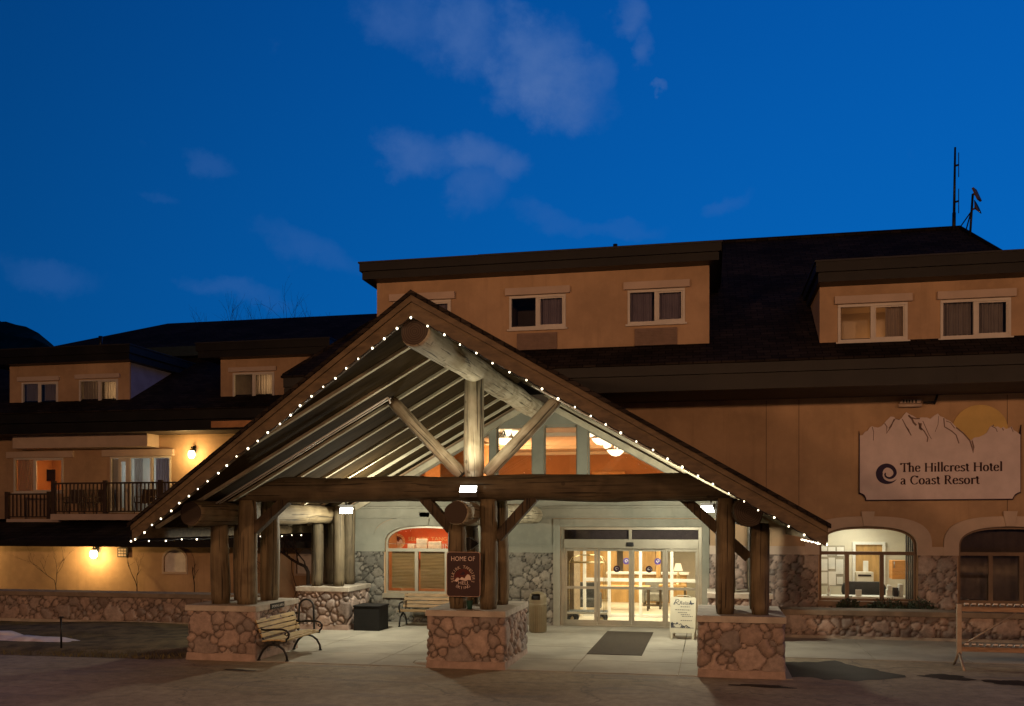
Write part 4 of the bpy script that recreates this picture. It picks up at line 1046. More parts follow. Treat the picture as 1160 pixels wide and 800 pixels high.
# ---------------------------------------------------------------- entrance canopy of logs
CN = thing('entrance_canopy', (CX, 18.6, 0), 'timber entrance canopy with a steep gable roof on thick log posts', 'canopy')
def log(name, p0, p1, r0, r1=None, parent=None, mat='log', end='log_end', seed=0, n=20, step=0.16, rough=0.035, bow=0.0, capround=0.02):
    p0, p1 = Vector(p0), Vector(p1); r1 = r0 if r1 is None else r1
    L = (p1-p0).length; d = (p1-p0).normalized(); k = max(4, int(L/step)); r = random.Random(seed)
    ph = [r.uniform(0, 6.28) for _ in range(8)]
    vs = []; fs = []; ms = []
    for i in range(k+1):
        f = i/k; z = L*f; rad = r0+(r1-r0)*f
        ed = min(z, L-z); rd = rad-(capround*max(0, 1-ed/0.05) if ed < 0.05 else 0)
        bx = bow*sin(pi*f)+0.010*sin(z*2.1+ph[6]); by = 0.010*sin(z*1.7+ph[7])
        for j in range(n):
            t = 2*pi*j/n
            q = rd*(1+rough*(sin(2*t+ph[0]+z*0.5)+0.6*sin(3*t+ph[1]-z*0.9)+0.5*sin(z*3.1+ph[2])+0.5*sin(5*t+ph[3]+z*2.3)+0.35*sin(7*t+z*5.1+ph[4])))
            vs.append((q*cos(t)+bx, q*sin(t)+by, z))
    mb = MB()
    mb.add(vs, [(i*n+j, i*n+(j+1) % n, (i+1)*n+(j+1) % n, (i+1)*n+j) for i in range(k) for j in range(n)], 0, True)
    for base, zz, flip in ((0, -0.004, True), (k*n, L+0.004, False)):
        c = len(mb.v); mb.v.append((0, 0, zz))
        for j in range(n):
            a, b = base+j, base+(j+1) % n
            mb.f.append((b, a, c) if flip else (a, b, c)); mb.m.append(1); mb.sm.append(False)
    o = mb.build(name, [M[mat], M[end]], parent, local=True, fixn=False)
    o.location = p0-(ORG[parent.name] if parent is not None else Vector((0,0,0)))
    o.rotation_mode = 'QUATERNION'; o.rotation_quaternion = Vector((0, 0, 1)).rotation_difference(d)
    return o
PX = [-10.09, -4.77, 0.56]
PC = [-10.02, -4.72, 0.60]
PZ = 1.18
FY = [18.52, 19.55]
BY = [23.95, 24.75]
LZ = 3.12; LR = 0.255
sd = 100
for i in range(3):
    for jy, y in enumerate(FY):
        for s in (-1, 1):
            sd += 1
            x = PC[i]+0.325*s
            tall = (s > 0 if i < 2 else True)
            if i == 2 and s > 0: ztop = LZ-LR+0.05
            else: ztop = 3.40 if tall else LZ-LR+0.05
            mt = 'log' if i < 2 else 'timber'
            if i == 2: log('log_post', (x, y, PZ+0.002), (x, y, ztop), 0.178, 0.172, CN, 'log', 'log_end', sd, rough=0.02)
            else: log('log_post', (x, y, PZ+0.002), (x, y, ztop), 0.212 if i == 0 else 0.19, 0.195 if i == 0 else 0.18, CN, 'log', 'log_end', sd)
for i in (0, 2):
    for jy, y in enumerate(BY):
        for s in (-1, 1):
            sd += 1
            x = PC[i]+0.31*s-(0.15 if i == 0 else -0.15)
            log('log_post', (x, y, PZ+0.002), (x, y, 2.95 if s*(1 if i == 0 else -1) < 0 else 3.35), 0.16, 0.15, CN, 'log_beam', 'log_end', sd)  # darker log wood tones down the posts near the floods
# purlin logs running back to the building
LX = [-10.22, -4.80, 0.66]
for i in range(3):
    y0_ = [17.15, 17.45, 17.3][i]
    log('purlin_log', (LX[i], y0_, LZ), (LX[i], YF-0.05 if i == 1 else 25.1, LZ), [0.255, 0.245, 0.27][i], 0.235, CN, ['log', 'log_pale', 'timber'][i], 'log_end', 300+i, step=0.12)  # wood tone set per log; left one darkened beside the flood
log('ridge_log', (CX, 14.66, 6.06), (CX+0.02, YF-0.01, 6.00), 0.25, 0.27, CN, 'log_pale', 'log_end', 310, step=0.12, rough=0.04)
TY = 18.62
log('tie_beam', (PC[0]-0.15, TY, 3.62), (PC[2]+0.50, TY, 3.62), 0.275, 0.26, CN, 'log_beam', 'log_end', 320, step=0.14, rough=0.045)
for v_ in bpy.data.objects['tie_beam'].data.vertices:
    o_ = bpy.data.objects['tie_beam']; q_ = o_.rotation_quaternion @ v_.co+o_.location+Vector((CX, 18.6, 0)); top_ = 6.34-0.56*abs(q_.x-CX)-0.06
    if q_.z > top_: v_.co = o_.rotation_quaternion.inverted() @ (Vector((q_.x, q_.y, max(top_, 3.36)))-o_.location-Vector((CX, 18.6, 0)))
log('king_post', (CX, TY, 3.85), (CX, TY, 5.95), 0.205, 0.195, CN, 'log_pale', 'log_end', 330)
log('brace_log', (CX-0.26, TY, 3.90), (-6.50, TY, 5.46), 0.135, 0.125, CN, 'log_pale', 'log_end', 331)
log('brace_log', (CX+0.26, TY, 3.90), (-2.95, TY, 5.46), 0.135, 0.125, CN, 'log_pale', 'log_end', 332)
def kbrace(p0, p1):
    MB().beam(p0, p1, 0.20, 0.24, Vector((0, 1, 0))).build('knee_brace', M['timber'], CN, bevel=0.015)
kbrace((PC[0]+0.42, 18.55, 2.72), (PC[0]+1.25, 18.55, 3.44))
kbrace((PC[1]-0.34, 18.66, 2.62), (PC[1]-1.08, 18.66, 3.44))
kbrace((PC[1]+0.50, 18.60, 2.62), (PC[1]+1.25, 18.60, 3.44))
kbrace((0.73, 18.98, 2.24), (-0.62, 18.98, 3.51))
# roof: prow gable
YRID, YEAV, YBK = 14.52, 16.93, 25.85
HW = 6.66; AZ = 6.66
def rtop(s, f, Y): return Vector((CX+s*HW*f, Y, AZ-SL*HW*f))
def yfront(f): return YRID+(YEAV-YRID)*f
for s in (-1, 1):
    mb = MB()
    slab(mb, [rtop(s, 0, YRID-0.07)+Vector((0, 0, 0.03)), rtop(s, 1.012, YEAV-0.07)+Vector((0, 0, 0.03)), rtop(s, 1.012, YBK)+Vector((0, 0, 0.03)), rtop(s, 0, YBK)+Vector((0, 0, 0.03))], 0.075)
    mb.build('roof_covering', M['shingle'], CN)
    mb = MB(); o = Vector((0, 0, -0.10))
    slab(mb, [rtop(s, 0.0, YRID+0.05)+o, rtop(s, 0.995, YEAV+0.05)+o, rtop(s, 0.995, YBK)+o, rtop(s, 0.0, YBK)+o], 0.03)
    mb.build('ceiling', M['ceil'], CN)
    # rake fascia: two boards stepped
    a, b = rtop(s, 0, YRID), rtop(s, 1.0, YEAV)
    out = Vector((s*(YEAV-YRID), -HW, 0)).normalized()
    for nm, zt_, zb_, o0, o1 in (('rake_board', -0.05, -0.155, 0.045, 0.0), ('rake_board', -0.16, -0.40, 0.015, -0.035)):
        p = []
        for z in (zb_, zt_):
            for q in (a, b):
                pass
        A0, B0 = a+Vector((0, 0, zb_)), b+Vector((0, 0, zb_)); A1, B1 = a+Vector((0, 0, zt_)), b+Vector((0, 0, zt_))
        ea = Vector((0, -1, 0))*(1/abs(out.y))
        mb = MB().hexa([A0+ea*o0, B0+out*o0, B0+out*o1, A0+ea*o1, A1+ea*o0, B1+out*o0, B1+out*o1, A1+ea*o1])
        mb.build(nm, M['rake'], CN)
    # eave fascia board
    mb = MB(); x = CX+s*HW
    mb.box(min(x, x+s*0.04), max(x, x+s*0.04), YEAV+0.04, YBK, AZ-SL*HW-0.33, AZ-SL*HW-0.02); mb.build('eave_board', M['rake'], CN)
    # rafters
    for k, y in enumerate([15.05, 16.35, 17.62, 18.88, 20.15, 21.4, 22.65, 23.9, 25.15]):
        f0 = 0.03; f1 = 0.985
        if y < YEAV: f1 = min(f1, (y-YRID)/(YEAV-YRID)-0.05)
        if f1 < 0.1: continue
        A_, B_ = rtop(s, f0, y)+Vector((0, 0, -0.16)), rtop(s, f1, y)+Vector((0, 0, -0.16))
        MB().beam(A_, B_, 0.11, 0.055).build('rafter', M['rafter'], CN)
    # edge rafter behind the rake boards
    A_, B_ = rtop(s, 0.03, yfront(0.03)+0.14)+Vector((0, 0, -0.22)), rtop(s, 0.98, yfront(0.98)+0.14)+Vector((0, 0, -0.22))
    MB().beam(A_, B_, 0.09, 0.17).build('rafter', M['rafter'], CN)
    # wall plate against the building
    A_, B_ = rtop(s, 0.05, YF-0.12)+Vector((0, 0, -0.33)), rtop(s, 0.93, YF-0.12)+Vector((0, 0, -0.33))
    MB().beam(A_, B_, 0.10, 0.16).build('wall_plate', M['rafter'], CN)
# conduit clipped along the ceiling
cd = MB(); q = [rtop(-1, f, 17.9)+Vector((0, 0, -0.33)) for f in (0.24, 0.5, 0.85)]
cd.tube(q, 0.018, 6); cd.tube([q[0], q[0]+Vector((0.05, 0, -0.12))], 0.018, 6); cd.tube([p+Vector((0.02, 0.12, 0)) for p in q], 0.012, 6); cd.build('conduit', M['white'], CN)
cd = MB(); q = [rtop(1, f, 17.9)+Vector((0, 0, -0.33)) for f in (0.2, 0.5, 0.85)]; cd.tube(q, 0.018, 6); cd.build('conduit', M['white'], CN)

# stone piers
def pier(x0, x1, y0, y1, seed, lab, mat='stone', grp=None):
    t = thing('stone_pier', ((x0+x1)/2, (y0+y1)/2, 0), lab, 'pier', grp)
    stone_box('stone_face', x0+0.04, x1-0.04, y0+0.04, y1-0.04, 0.17, PZ-0.125, M[mat], t, 0.30, seed)
    mb = MB(); a = 0.03
    mb.hexa([(x0-a, y0-a, 0), (x1+a, y0-a, 0), (x1+a, y1+a, 0), (x0-a, y1+a, 0), (x0-0.01, y0-0.01, 0.175), (x1+0.01, y0-0.01, 0.175), (x1+0.01, y1+0.01, 0.175), (x0-0.01, y1+0.01, 0.175)])
    mb.build('footing', pmat('footing_concrete', (0.36, 0.27, 0.22), 0.9, 0.2, 4.0, 0.4, 40), t, bevel=0.012)
    MB().box(x0-0.035, x1+0.035, y0-0.035, y1+0.035, PZ-0.124, PZ).build('capstone', M['cap'], t, bevel=0.012)
    return t
pier(-10.87, -9.31, 18.10, 20.12, 41, 'stone pier under four log posts behind the slatted bench at left')
pier(-5.56, -3.98, 18.10, 20.40, 42, 'middle stone pier carrying the dark round emblem sign')
pier(-0.22, 1.34, 18.10, 20.30, 43, 'stone pier at the right front corner of the canopy beside the white sandwich board')
pier(-10.90, -9.45, 23.58, 25.2, 44, 'smaller stone pier at the back left by the black box', 'stone')
pier(-0.05, 1.45, 23.58, 25.2, 45, 'stone pier at the back right half hidden behind the front pier', 'stone')

# flood lights
def flood(c, face, lab, power, tgt, ang, w=0.36, spot=True):
    c = Vector(c); f = Vector(face).normalized()
    t = thing('flood_light', tuple(c), lab, 'flood light', 'flood lights under the canopy')
    sdv = f.cross(Vector((0, 0, 1))).normalized(); up = sdv.cross(f).normalized()
    def bx(mb, w, h, d0, d1, mi=0):
        p = [c+sdv*(a*w/2)+up*(b*h/2)+f*d for d in (d0, d1) for a, b in ((-1,-1), (1,-1), (1,1), (-1,1))]
        mb.hexa(p, mi)
    mb = MB(); bx(mb, w, 0.20, -0.14, -0.004); mb.build('housing', pmat('lamp_housing', (0.10, 0.10, 0.10), 0.5, 0.1), t, bevel=0.012)
    mb = MB(); bx(mb, w*0.9, 0.165, -0.003, 0.006); mb.build('lens', M['lens'], t)
    mb = MB(); mb.tube([c-f*0.1, c-f*0.2-Vector((0, 0, 0.0)), c-f*0.25+Vector((0, 0.05, 0.1))], 0.025, 6); mb.build('bracket', M['black'], t)
    o = lamp('flood_beam', 'SPOT', tuple(c+f*0.62), power, (1.0, 0.91, 0.66), shadow_soft_size=0.18, spot_size=radians(ang), spot_blend=0.5, target=tuple(tgt)) if spot else lamp('flood_beam', 'POINT', tuple(c+Vector((0.80 if f.x > 0 else -0.80, -0.60, -0.12))), power, (1.0, 0.93, 0.72), shadow_soft_size=0.16)
    return t
flood((-9.42, 23.40, 3.22), (0.42, -0.75, -0.62), 'glaring flood light on the back left log post', 400, (-5.8, 21.5, 0), 165, spot=False)
flood((-0.08, 23.40, 3.24), (-0.42, -0.75, -0.62), 'glaring flood light on the back right log post', 400, (-3.6, 21.5, 0), 165, spot=False)
flood((CX-0.02, 18.20, 3.60), (0.05, -0.62, 0.62), 'white flood light on the front of the tie beam below the king post', 75, (CX, 18.1, 6.2), 165)

# string lights
def string(name, pts, lab):
    t = thing(name, tuple(pts[0]), lab, 'string light', 'strings of small bulbs on the canopy')
    w = []
    for a, b in zip(pts, pts[1:]): w += [a, (a+b)/2-Vector((0, 0, 0.02))]
    w.append(pts[-1]); MB().tube(w, 0.009, 5).build('wire', M['black'], t)
    for p in pts:
        q_ = RND.uniform(0.72, 1.22)
        MB().lathe([(a_*q_, b_*q_) for a_, b_ in ((0.003, 0.020), (0.013, 0.011), (0.0165, 0.0), (0.0125, -0.012), (0.003, -0.019))], Vector(p)-Vector((0, 0, 0.02)), 10).build('bulb', M['bulb'], t)
for s, n, lab in ((-1, 27, 'string of small bulbs along the left slope of the canopy gable'), (1, 26, 'string of small bulbs along the right slope of the canopy gable')):
    pts = []
    for i in range(n):
        f = (i+0.1)/(n-0.4) if s < 0 else (i+1)/(n+0.5)
        p = rtop(s, f, yfront(f))+Vector((0, -0.045, -0.385+RND.uniform(-.012, .012))); p.x += RND.uniform(-.02, .02); pts.append(p)
    string('string_lights', pts, lab)
ez = AZ-SL*HW-0.36
string('string_lights', [Vector((CX-HW-0.05, YEAV+0.02+0.62*i, ez-0.01*(i % 3))) for i in range(14)], 'string of small bulbs along the low left eave of the canopy')
string('string_lights', [Vector((CX+HW+0.05, YEAV+0.3+0.36*i, ez-0.01*(i % 2))) for i in range(14)], 'string of small bulbs along the low right eave of the canopy')

# ---------------------------------------------------------------- lettering
_tc = {}
def text_geo(s, extr=0.0):
    if (s, extr) in _tc: return _tc[(s, extr)]
    cu = bpy.data.curves.new('t', 'FONT'); cu.body = s; cu.size = 1.0; cu.resolution_u = 3; cu.extrude = extr
    o = bpy.data.objects.new('t', cu); COL.objects.link(o)
    dg = bpy.context.evaluated_depsgraph_get(); dg.update()
    me = bpy.data.meshes.new_from_object(o.evaluated_get(dg))
    v = [tuple(p.co) for p in me.vertices]; f = [tuple(p.vertices) for p in me.polygons]
    bpy.data.objects.remove(o); bpy.data.meshes.remove(me); bpy.data.curves.remove(cu)
    _tc[(s, extr)] = (v, f); return v, f
def put_text(mb, s, o, ux, uy, size, align='C', width=None, rot=0.0, stretch=1.0):
    v, f = text_geo(s)
    if not v: return
    x0 = min(p[0] for p in v); x1 = max(p[0] for p in v)
    if width: size_x = width/(x1-x0)
    else: size_x = size*stretch
    cx = {'C': (x0+x1)/2, 'L': x0, 'R': x1}[align]
    ux, uy, o = Vector(ux), Vector(uy), Vector(o)
    cr, sr = cos(rot), sin(rot)
    vs = []
    for p in v:
        a, b = (p[0]-cx)*size_x, p[1]*size
        a, b = a*cr-b*sr, a*sr+b*cr
        vs.append(o+ux*a+uy*b)
    mb.add(vs, f)
# a pen lettering with serifs for the hotel's sign: skeleton strokes, thick uprights and thin level strokes
def arcp(cx, cy, rx, ry, a0, a1, n=12): return [(cx+rx*cos(radians(a0+(a1-a0)*i/n)), cy+ry*sin(radians(a0+(a1-a0)*i/n))) for i in range(n+1)]
def serif(x, y, w=0.10): return [(x-w, y), (x+w, y)]
GL = {
 'T': (0.60, [[(0.02, .69), (0.58, .69)], [(0.30, .69), (0.30, 0)], serif(.30, .015, .11), [(0.025, .70), (0.0, .57)], [(0.575, .70), (0.60, .57)]]),
 'h': (0.52, [[(.10, .76), (.10, 0)], [(.02, .73), (.10, .755)], [(.10, .34), (.17, .44), (.26, .47), (.35, .44), (.39, .34), (.39, 0)], serif(.10, .015, .085), serif(.39, .015, .085)]),
 'e': (0.46, [[(.06, .27), (.39, .27)], [(.39, .27), (.37, .38), (.31, .455), (.23, .475), (.14, .445), (.075, .36), (.055, .24), (.075, .12), (.14, .035), (.24, .01), (.34, .04), (.41, .11)]]),
 'H': (0.74, [[(.12, .69), (.12, 0)], [(.62, .69), (.62, 0)], [(.12, .37), (.62, .37)], serif(.12, .675, .1), serif(.12, .015, .1), serif(.62, .675, .1), serif(.62, .015, .1)]),
 'i': (0.24, [[(.12, .46), (.12, 0)], [(.04, .44), (.12, .46)], serif(.12, .015, .085), [(.12, .66), (.12, .58)]]),
 'l': (0.24, [[(.12, .76), (.12, 0)], [(.04, .735), (.12, .755)], serif(.12, .015, .085)]),
 'c': (0.44, [[(.38, .38), (.32, .455), (.23, .475), (.14, .445), (.075, .36), (.055, .24), (.075, .12), (.14, .035), (.24, .01), (.33, .04), (.39, .11)], [(.38, .38), (.37, .44)]]),
 'r': (0.38, [[(.12, .46), (.12, 0)], [(.04, .44), (.12, .46)], serif(.12, .015, .085), [(.12, .34), (.18, .43), (.26, .47), (.34, .455)], [(.335, .47), (.345, .40)]]),
 's': (0.38, [[(.31, .40), (.25, .465), (.17, .47), (.09, .43), (.075, .36), (.11, .30), (.20, .25), (.29, .20), (.32, .13), (.29, .05), (.20, .01), (.11, .025), (.05, .09)], [(.31, .40), (.32, .46)], [(.05, .09), (.045, .02)]]),
 't': (0.30, [[(.13, .60), (.13, .10), (.17, .03), (.23, .01), (.29, .05)], [(.02, .455), (.27, .455)], [(.13, .60), (.05, .47)]]),
 'o': (0.50, [arcp(.25, .24, .185, .232, 0, 360, 22)]),
 'a': (0.46, [[(.07, .38), (.12, .45), (.21, .475), (.30, .44), (.33, .35), (.33, .08), (.37, .02), (.44, .03)], [(.33, .28), (.22, .265), (.10, .21), (.06, .12), (.09, .04), (.16, .01), (.25, .035), (.33, .11)]]),
 'C': (0.68, [[(.60, .55), (.52, .645), (.40, .69), (.26, .66), (.13, .55), (.07, .35), (.12, .16), (.25, .035), (.39, .005), (.52, .045), (.62, .14)], [(.60, .55), (.60, .68)]]),
 'R': (0.64, [[(.12, .69), (.12, 0)], serif(.12, .015, .1), [(.02, .68), (.30, .69), (.42, .65), (.47, .53), (.42, .40), (.30, .35), (.12, .35)], [(.30, .35), (.44, .14), (.54, .03), (.63, .0)]]),
 ' ': (0.26, [])}
def pen(mb, pts, o, ux, uy, sc, wmin=0.046, wmax=0.128, thick=0.012, nrm=Vector((0, -1, 0))):
    o, ux, uy = Vector(o), Vector(ux), Vector(uy)
    P = [Vector((a, b)) for a, b in pts]; n = len(P); L = []; R = []
    for i in range(n):
        d = (P[min(i+1, n-1)]-P[max(i-1, 0)]).normalized()
        w = wmin+(wmax-wmin)*abs(d.y)**1.4
        q = Vector((-d.y, d.x))*w/2
        L.append(P[i]+q); R.append(P[i]-q)
    vs = [o+ux*(p.x*sc)+uy*(p.y*sc)+nrm*thick for p in L+R]+[o+ux*(p.x*sc)+uy*(p.y*sc) for p in L+R]
    fs = []
    for i in range(n-1):
        fs += [(i, i+1, n+i+1, n+i), (2*n+i, 2*n+i+1, i+1, i), (n+i, n+i+1, 3*n+i+1, 3*n+i)]
    fs += [(0, n, 3*n, 2*n), (n-1, 2*n-1, 4*n-1, 3*n-1)]
    mb.add(vs, fs)
def pen_line(mb, s, o, ux, uy, sc, kern=0.035, sx=1.0, **kw):
    x = 0
    for ch in s:
        w, st = GL[ch]
        for p in st: pen(mb, [((a+x)*sx, b) for a, b in p], o, ux, uy, sc, **kw)
        x += w+kern
    return x*sc*sx

# ---------------------------------------------------------------- hotel sign on the wall
YS = YF-0.085
SG = thing('hotel_sign', tuple(gp(1066, 520, YS)), 'large pale wall sign cut as a mountain range with a round moon above', 'sign')
def cpx(p): return 970+p[0]*0.16379, 450+p[1]*0.16379
def cw(p, Y=YS):
    u, v = cpx(p); q = gp(u, v, Y); return (q.x, q.z)
ridge = [(25, 265), (45, 262), (60, 240), (80, 232), (95, 208), (110, 200), (122, 206), (150, 211), (175, 200), (196, 180), (205, 165), (222, 150), (238, 134), (262, 137), (275, 152), (300, 156), (318, 140), (330, 122), (347, 104), (368, 118), (392, 128), (420, 146), (452, 140), (490, 141), (512, 150), (535, 130), (565, 113), (580, 132), (605, 140), (620, 152), (650, 165), (668, 182), (690, 205), (712, 225), (740, 240), (760, 268), (780, 292), (797, 297), (815, 280), (850, 275), (880, 262), (905, 244), (925, 205), (943, 194), (960, 206), (978, 202), (1000, 216), (1018, 205), (1035, 220), (1055, 214), (1075, 202), (1088, 228), (1105, 236), (1135, 260)]
low_ = [(1135, 655), (1118, 660), (1098, 672), (1086, 690), (1080, 702), (70, 710), (66, 690), (55, 674), (40, 666), (25, 660)]
pl = MB().plate([[cw(p) for p in reversed(ridge+low_)]], YS, YF-0.02)
pl.build('sign_board', M['signface'], SG)
edge = [(20, 232), (18, 670), (38, 674), (52, 686), (62, 704), (66, 718), (1086, 710), (1092, 692), (1106, 678), (1124, 668), (1140, 664), (1143, 190), (1128, 262), (1135, 655), (1118, 660), (1098, 672), (1086, 690), (1080, 702), (70, 710), (66, 690), (55, 674), (40, 666), (25, 660), (26, 264)]
MB().plate([[cw(p) for p in edge]], YS+0.01, YF-0.004).build('sign_border', M['ink'], SG)
mc = cw((858, 232)); mr = 0.66
mn = MB().plate([[(mc[0]+mr*cos(2*pi*i/60), mc[1]+mr*sin(2*pi*i/60)) for i in range(60)]], YF-0.045, YF-0.003); mn.build('moon_disc', M['moon'], SG)
# carved rock lines of the mountains
rk = MB()
for ln_, w in (([(110, 205), (120, 240), (118, 300)], .010), ([(196, 182), (212, 205), (208, 250), (240, 205), (262, 150)], .016), ([(318, 152), (350, 215), (380, 265), (362, 225), (345, 205)], .014), ([(360, 125), (385, 150), (395, 175), (415, 195)], .03), ([(375, 140), (410, 150), (440, 148)], .02), ([(430, 175), (440, 205), (470, 235), (495, 280), (490, 310)], .018), ([(445, 180), (440, 215), (455, 225)], .04), ([(460, 165), (500, 255), (520, 290)], .010), ([(570, 130), (565, 190), (545, 240)], .008), ([(605, 145), (610, 205), (660, 235), (690, 262), (710, 320)], .018), ([(620, 165), (650, 175), (680, 215)], .012), ([(690, 210), (740, 250), (785, 300), (800, 345), (808, 385), (812, 345), (800, 300)], .022), ([(300, 156), (270, 150), (225, 215)], .012), ([(935, 200), (965, 215), (975, 240)], .012), ([(1010, 215), (1018, 230)], .015), ([(1070, 205), (1085, 240)], .010), ([(945, 200), (950, 190)], .014)):
    pts = [cw(p) for p in ln_]
    pen(rk, pts, (0, YS-0.001, 0), (1, 0, 0), (0, 0, 1), 1.0, w*1.5, w*1.5, 0.004)
rk.build('rock_lines', pmat('rock_line', (0.20, 0.13, 0.11), 0.9, 0.2), SG)
lt = MB()
a = cw((308, 517)); b = cw((1012, 510)); H1 = (cw((490, 455))[1]-cw((490, 515))[1])
tilt = Vector((b[0]-a[0], 0, (b[1]-a[1]))).normalized()
def total(s): return sum(GL[c][0]+0.035 for c in s)-0.035
sc1 = H1/0.70; sx1 = (b[0]-a[0])/(total('The Hillcrest Hotel')*sc1)
pen_line(lt, 'The Hillcrest Hotel', (a[0], YS-0.001, a[1]), tilt, (0, 0, 1), sc1, sx=sx1)
a2 = cw((305, 604)); b2 = cw((852, 600))
sx2 = (b2[0]-a2[0])/(total('a Coast Resort')*sc1)
pen_line(lt, 'a Coast Resort', (a2[0], YS-0.001, a2[1]), tilt, (0, 0, 1), sc1, sx=sx2)
lt.build('lettering', pmat('sign_letters', (0.045, 0.018, 0.020), 0.8, 0.1), SG)
# the curled wave emblem: a fat crescent that rolls into its own centre
lc_ = cw((210, 530)); ra_ = abs(cw((283, 530))[0]-cw((132, 530))[0])/2
out_, inn_ = [], []
def wave(cx, cz, R, Y, nm, mat, parent, flip=1):
    n = 60; L = []; Rr = []
    for i in range(n+1):
        f = i/n; ang = radians(-28-f*560)
        rad = R*(1.0-0.10*f-0.72*f**1.35)
        dg = 28+f*560
        rad = R*np.interp(dg, [28, 90, 180, 270, 360, 410, 450, 500, 540, 588], [1.06, 1.0, 1.0, 1.0, .92, .66, .42, .27, .22, .14])
        w = R*np.interp(dg, [28, 50, 90, 135, 180, 225, 270, 360, 410, 450, 540, 588], [0.0, .12, .33, .55, .66, .56, .40, .30, .24, .20, .16, .05])
        L.append((cx+flip*rad*cos(ang), cz+rad*sin(ang))); q = max(0.0, rad-w); Rr.append((cx+flip*q*cos(ang), cz+q*sin(ang)))
    mb = MB(); vs = [(p[0], Y-0.008, p[1]) for p in L+Rr]; k = n+1
    mb.add(vs, [(i, i+1, k+i+1, k+i) for i in range(n)])
    return mb.build(nm, mat, parent)
wave(lc_[0], lc_[1], ra_, YS, 'wave_emblem', pmat('emblem_navy', (0.030, 0.020, 0.055), 0.8, 0.1), SG)
# slotted light fixture above the sign
fx = gp(1035, 456, YF-0.12)
LF = thing('sign_lamp', tuple(fx), 'small slotted lamp fixture on a bent arm above the mountain sign', 'lamp')
A_ = lambda u, v: gp(u, v, YF-0.15)
mb = MB(); p0, p1, p2, p3 = A_(1019, 457), A_(1043, 456.5), A_(1044, 452), A_(1023, 452.5)
up_ = Vector((0, 0.16, 0))
mb.hexa([p0, p1, p1+up_*.8, p0+up_*.8, p3, p2, p2+up_*.8, p3+up_*.8]); mb.build('lamp_hood', M['trim'], LF)
mb = MB()
for u in (1022.5, 1026, 1029, 1032.5, 1036.5):
    q0, q1 = A_(u, 456.4), A_(u+2.2, 452.8); mb.box(q0.x, q1.x, q0.y-0.008, q0.y-0.002, q0.z, q1.z)
mb.build('slot', M['black'], LF)
mb = MB(); mb.tube([A_(1018, 459.5), A_(1044, 459)], 0.045, 10); mb.build('lamp_tube', M['trim'], LF)
mb = MB(); mb.tube([A_(1046, 456), A_(1059, 455.5)], 0.03, 8); mb.tube([A_(1058, 458), A_(1060.5, 452), A_(1062, 447)], 0.03, 8); mb.build('lamp_arm', M['black'], LF)

# ---------------------------------------------------------------- HOME OF sign on the middle pier
YH = 18.22
def hp(u, v): q = gp(u, v, YH); return q.x, q.z
x0, z1 = hp(506.3, 625.5); x1, z0 = hp(543.6, 676)
HS = thing('emblem_sign', ((x0+x1)/2, YH, (z0+z1)/2), 'dark brown HOME OF sign with a round ring emblem on the middle log posts', 'sign')
def rrect(x0, x1, z0, z1, r, n=6):
    p = []
    for cx, cz, a0 in ((x1-r, z0+r, -90), (x1-r, z1-r, 0), (x0+r, z1-r, 90), (x0+r, z0+r, 180)):
        for i in range(n+1): t = radians(a0+90*i/n); p.append((cx+r*cos(t), cz+r*sin(t)))
    return p
MB().plate([rrect(x0, x1, z0, z1, 0.05)], YH, YH+0.055).build('sign_board', M['dark_red'], HS)
mb = MB().plate([rrect(x0-0.006, x1+0.006, z0-0.006, z1+0.006, 0.055), rrect(x0+0.004, x1-0.004, z0+0.004, z1-0.004, 0.048)], YH-0.004, YH+0.06); mb.build('sign_edge', pmat('sign_edge_tan', (0.45, 0.30, 0.22), 0.7, 0.1), HS)
mb = MB().box(x0+0.1, x1-0.1, YH+0.056, YH+0.10, z1-0.2, z1-0.15); mb.box(x0+0.1, x1-0.1, YH+0.056, YH+0.10, z0+0.15, z0+0.2); mb.build('bracket', M['black'], HS)
W_ = x1-x0; cxs = (x0+x1)/2
lt = MB(); put_text(lt, 'HOME OF', (cxs-0.005, YH-0.004, z1-0.175), (1, 0, 0), (0, 0, 1), 0.13, width=W_*0.72); lt.build('lettering', M['letter'], HS)
cz_ = z0+(z1-z0)*0.42; R_ = W_*0.355
def ring_text(mb, s, cx, cz, R, Y, size, a0, a1, inward=False):
    n = len(s)
    for i, ch in enumerate(s):
        if ch == ' ': continue
        t = radians(a0+(a1-a0)*(i+0.5)/n)
        o = (cx+R*cos(t), Y, cz+R*sin(t))
        rot = t-pi/2 if not inward else t+pi/2
        put_text(mb, ch, o, (1, 0, 0), (0, 0, 1), size, rot=rot)
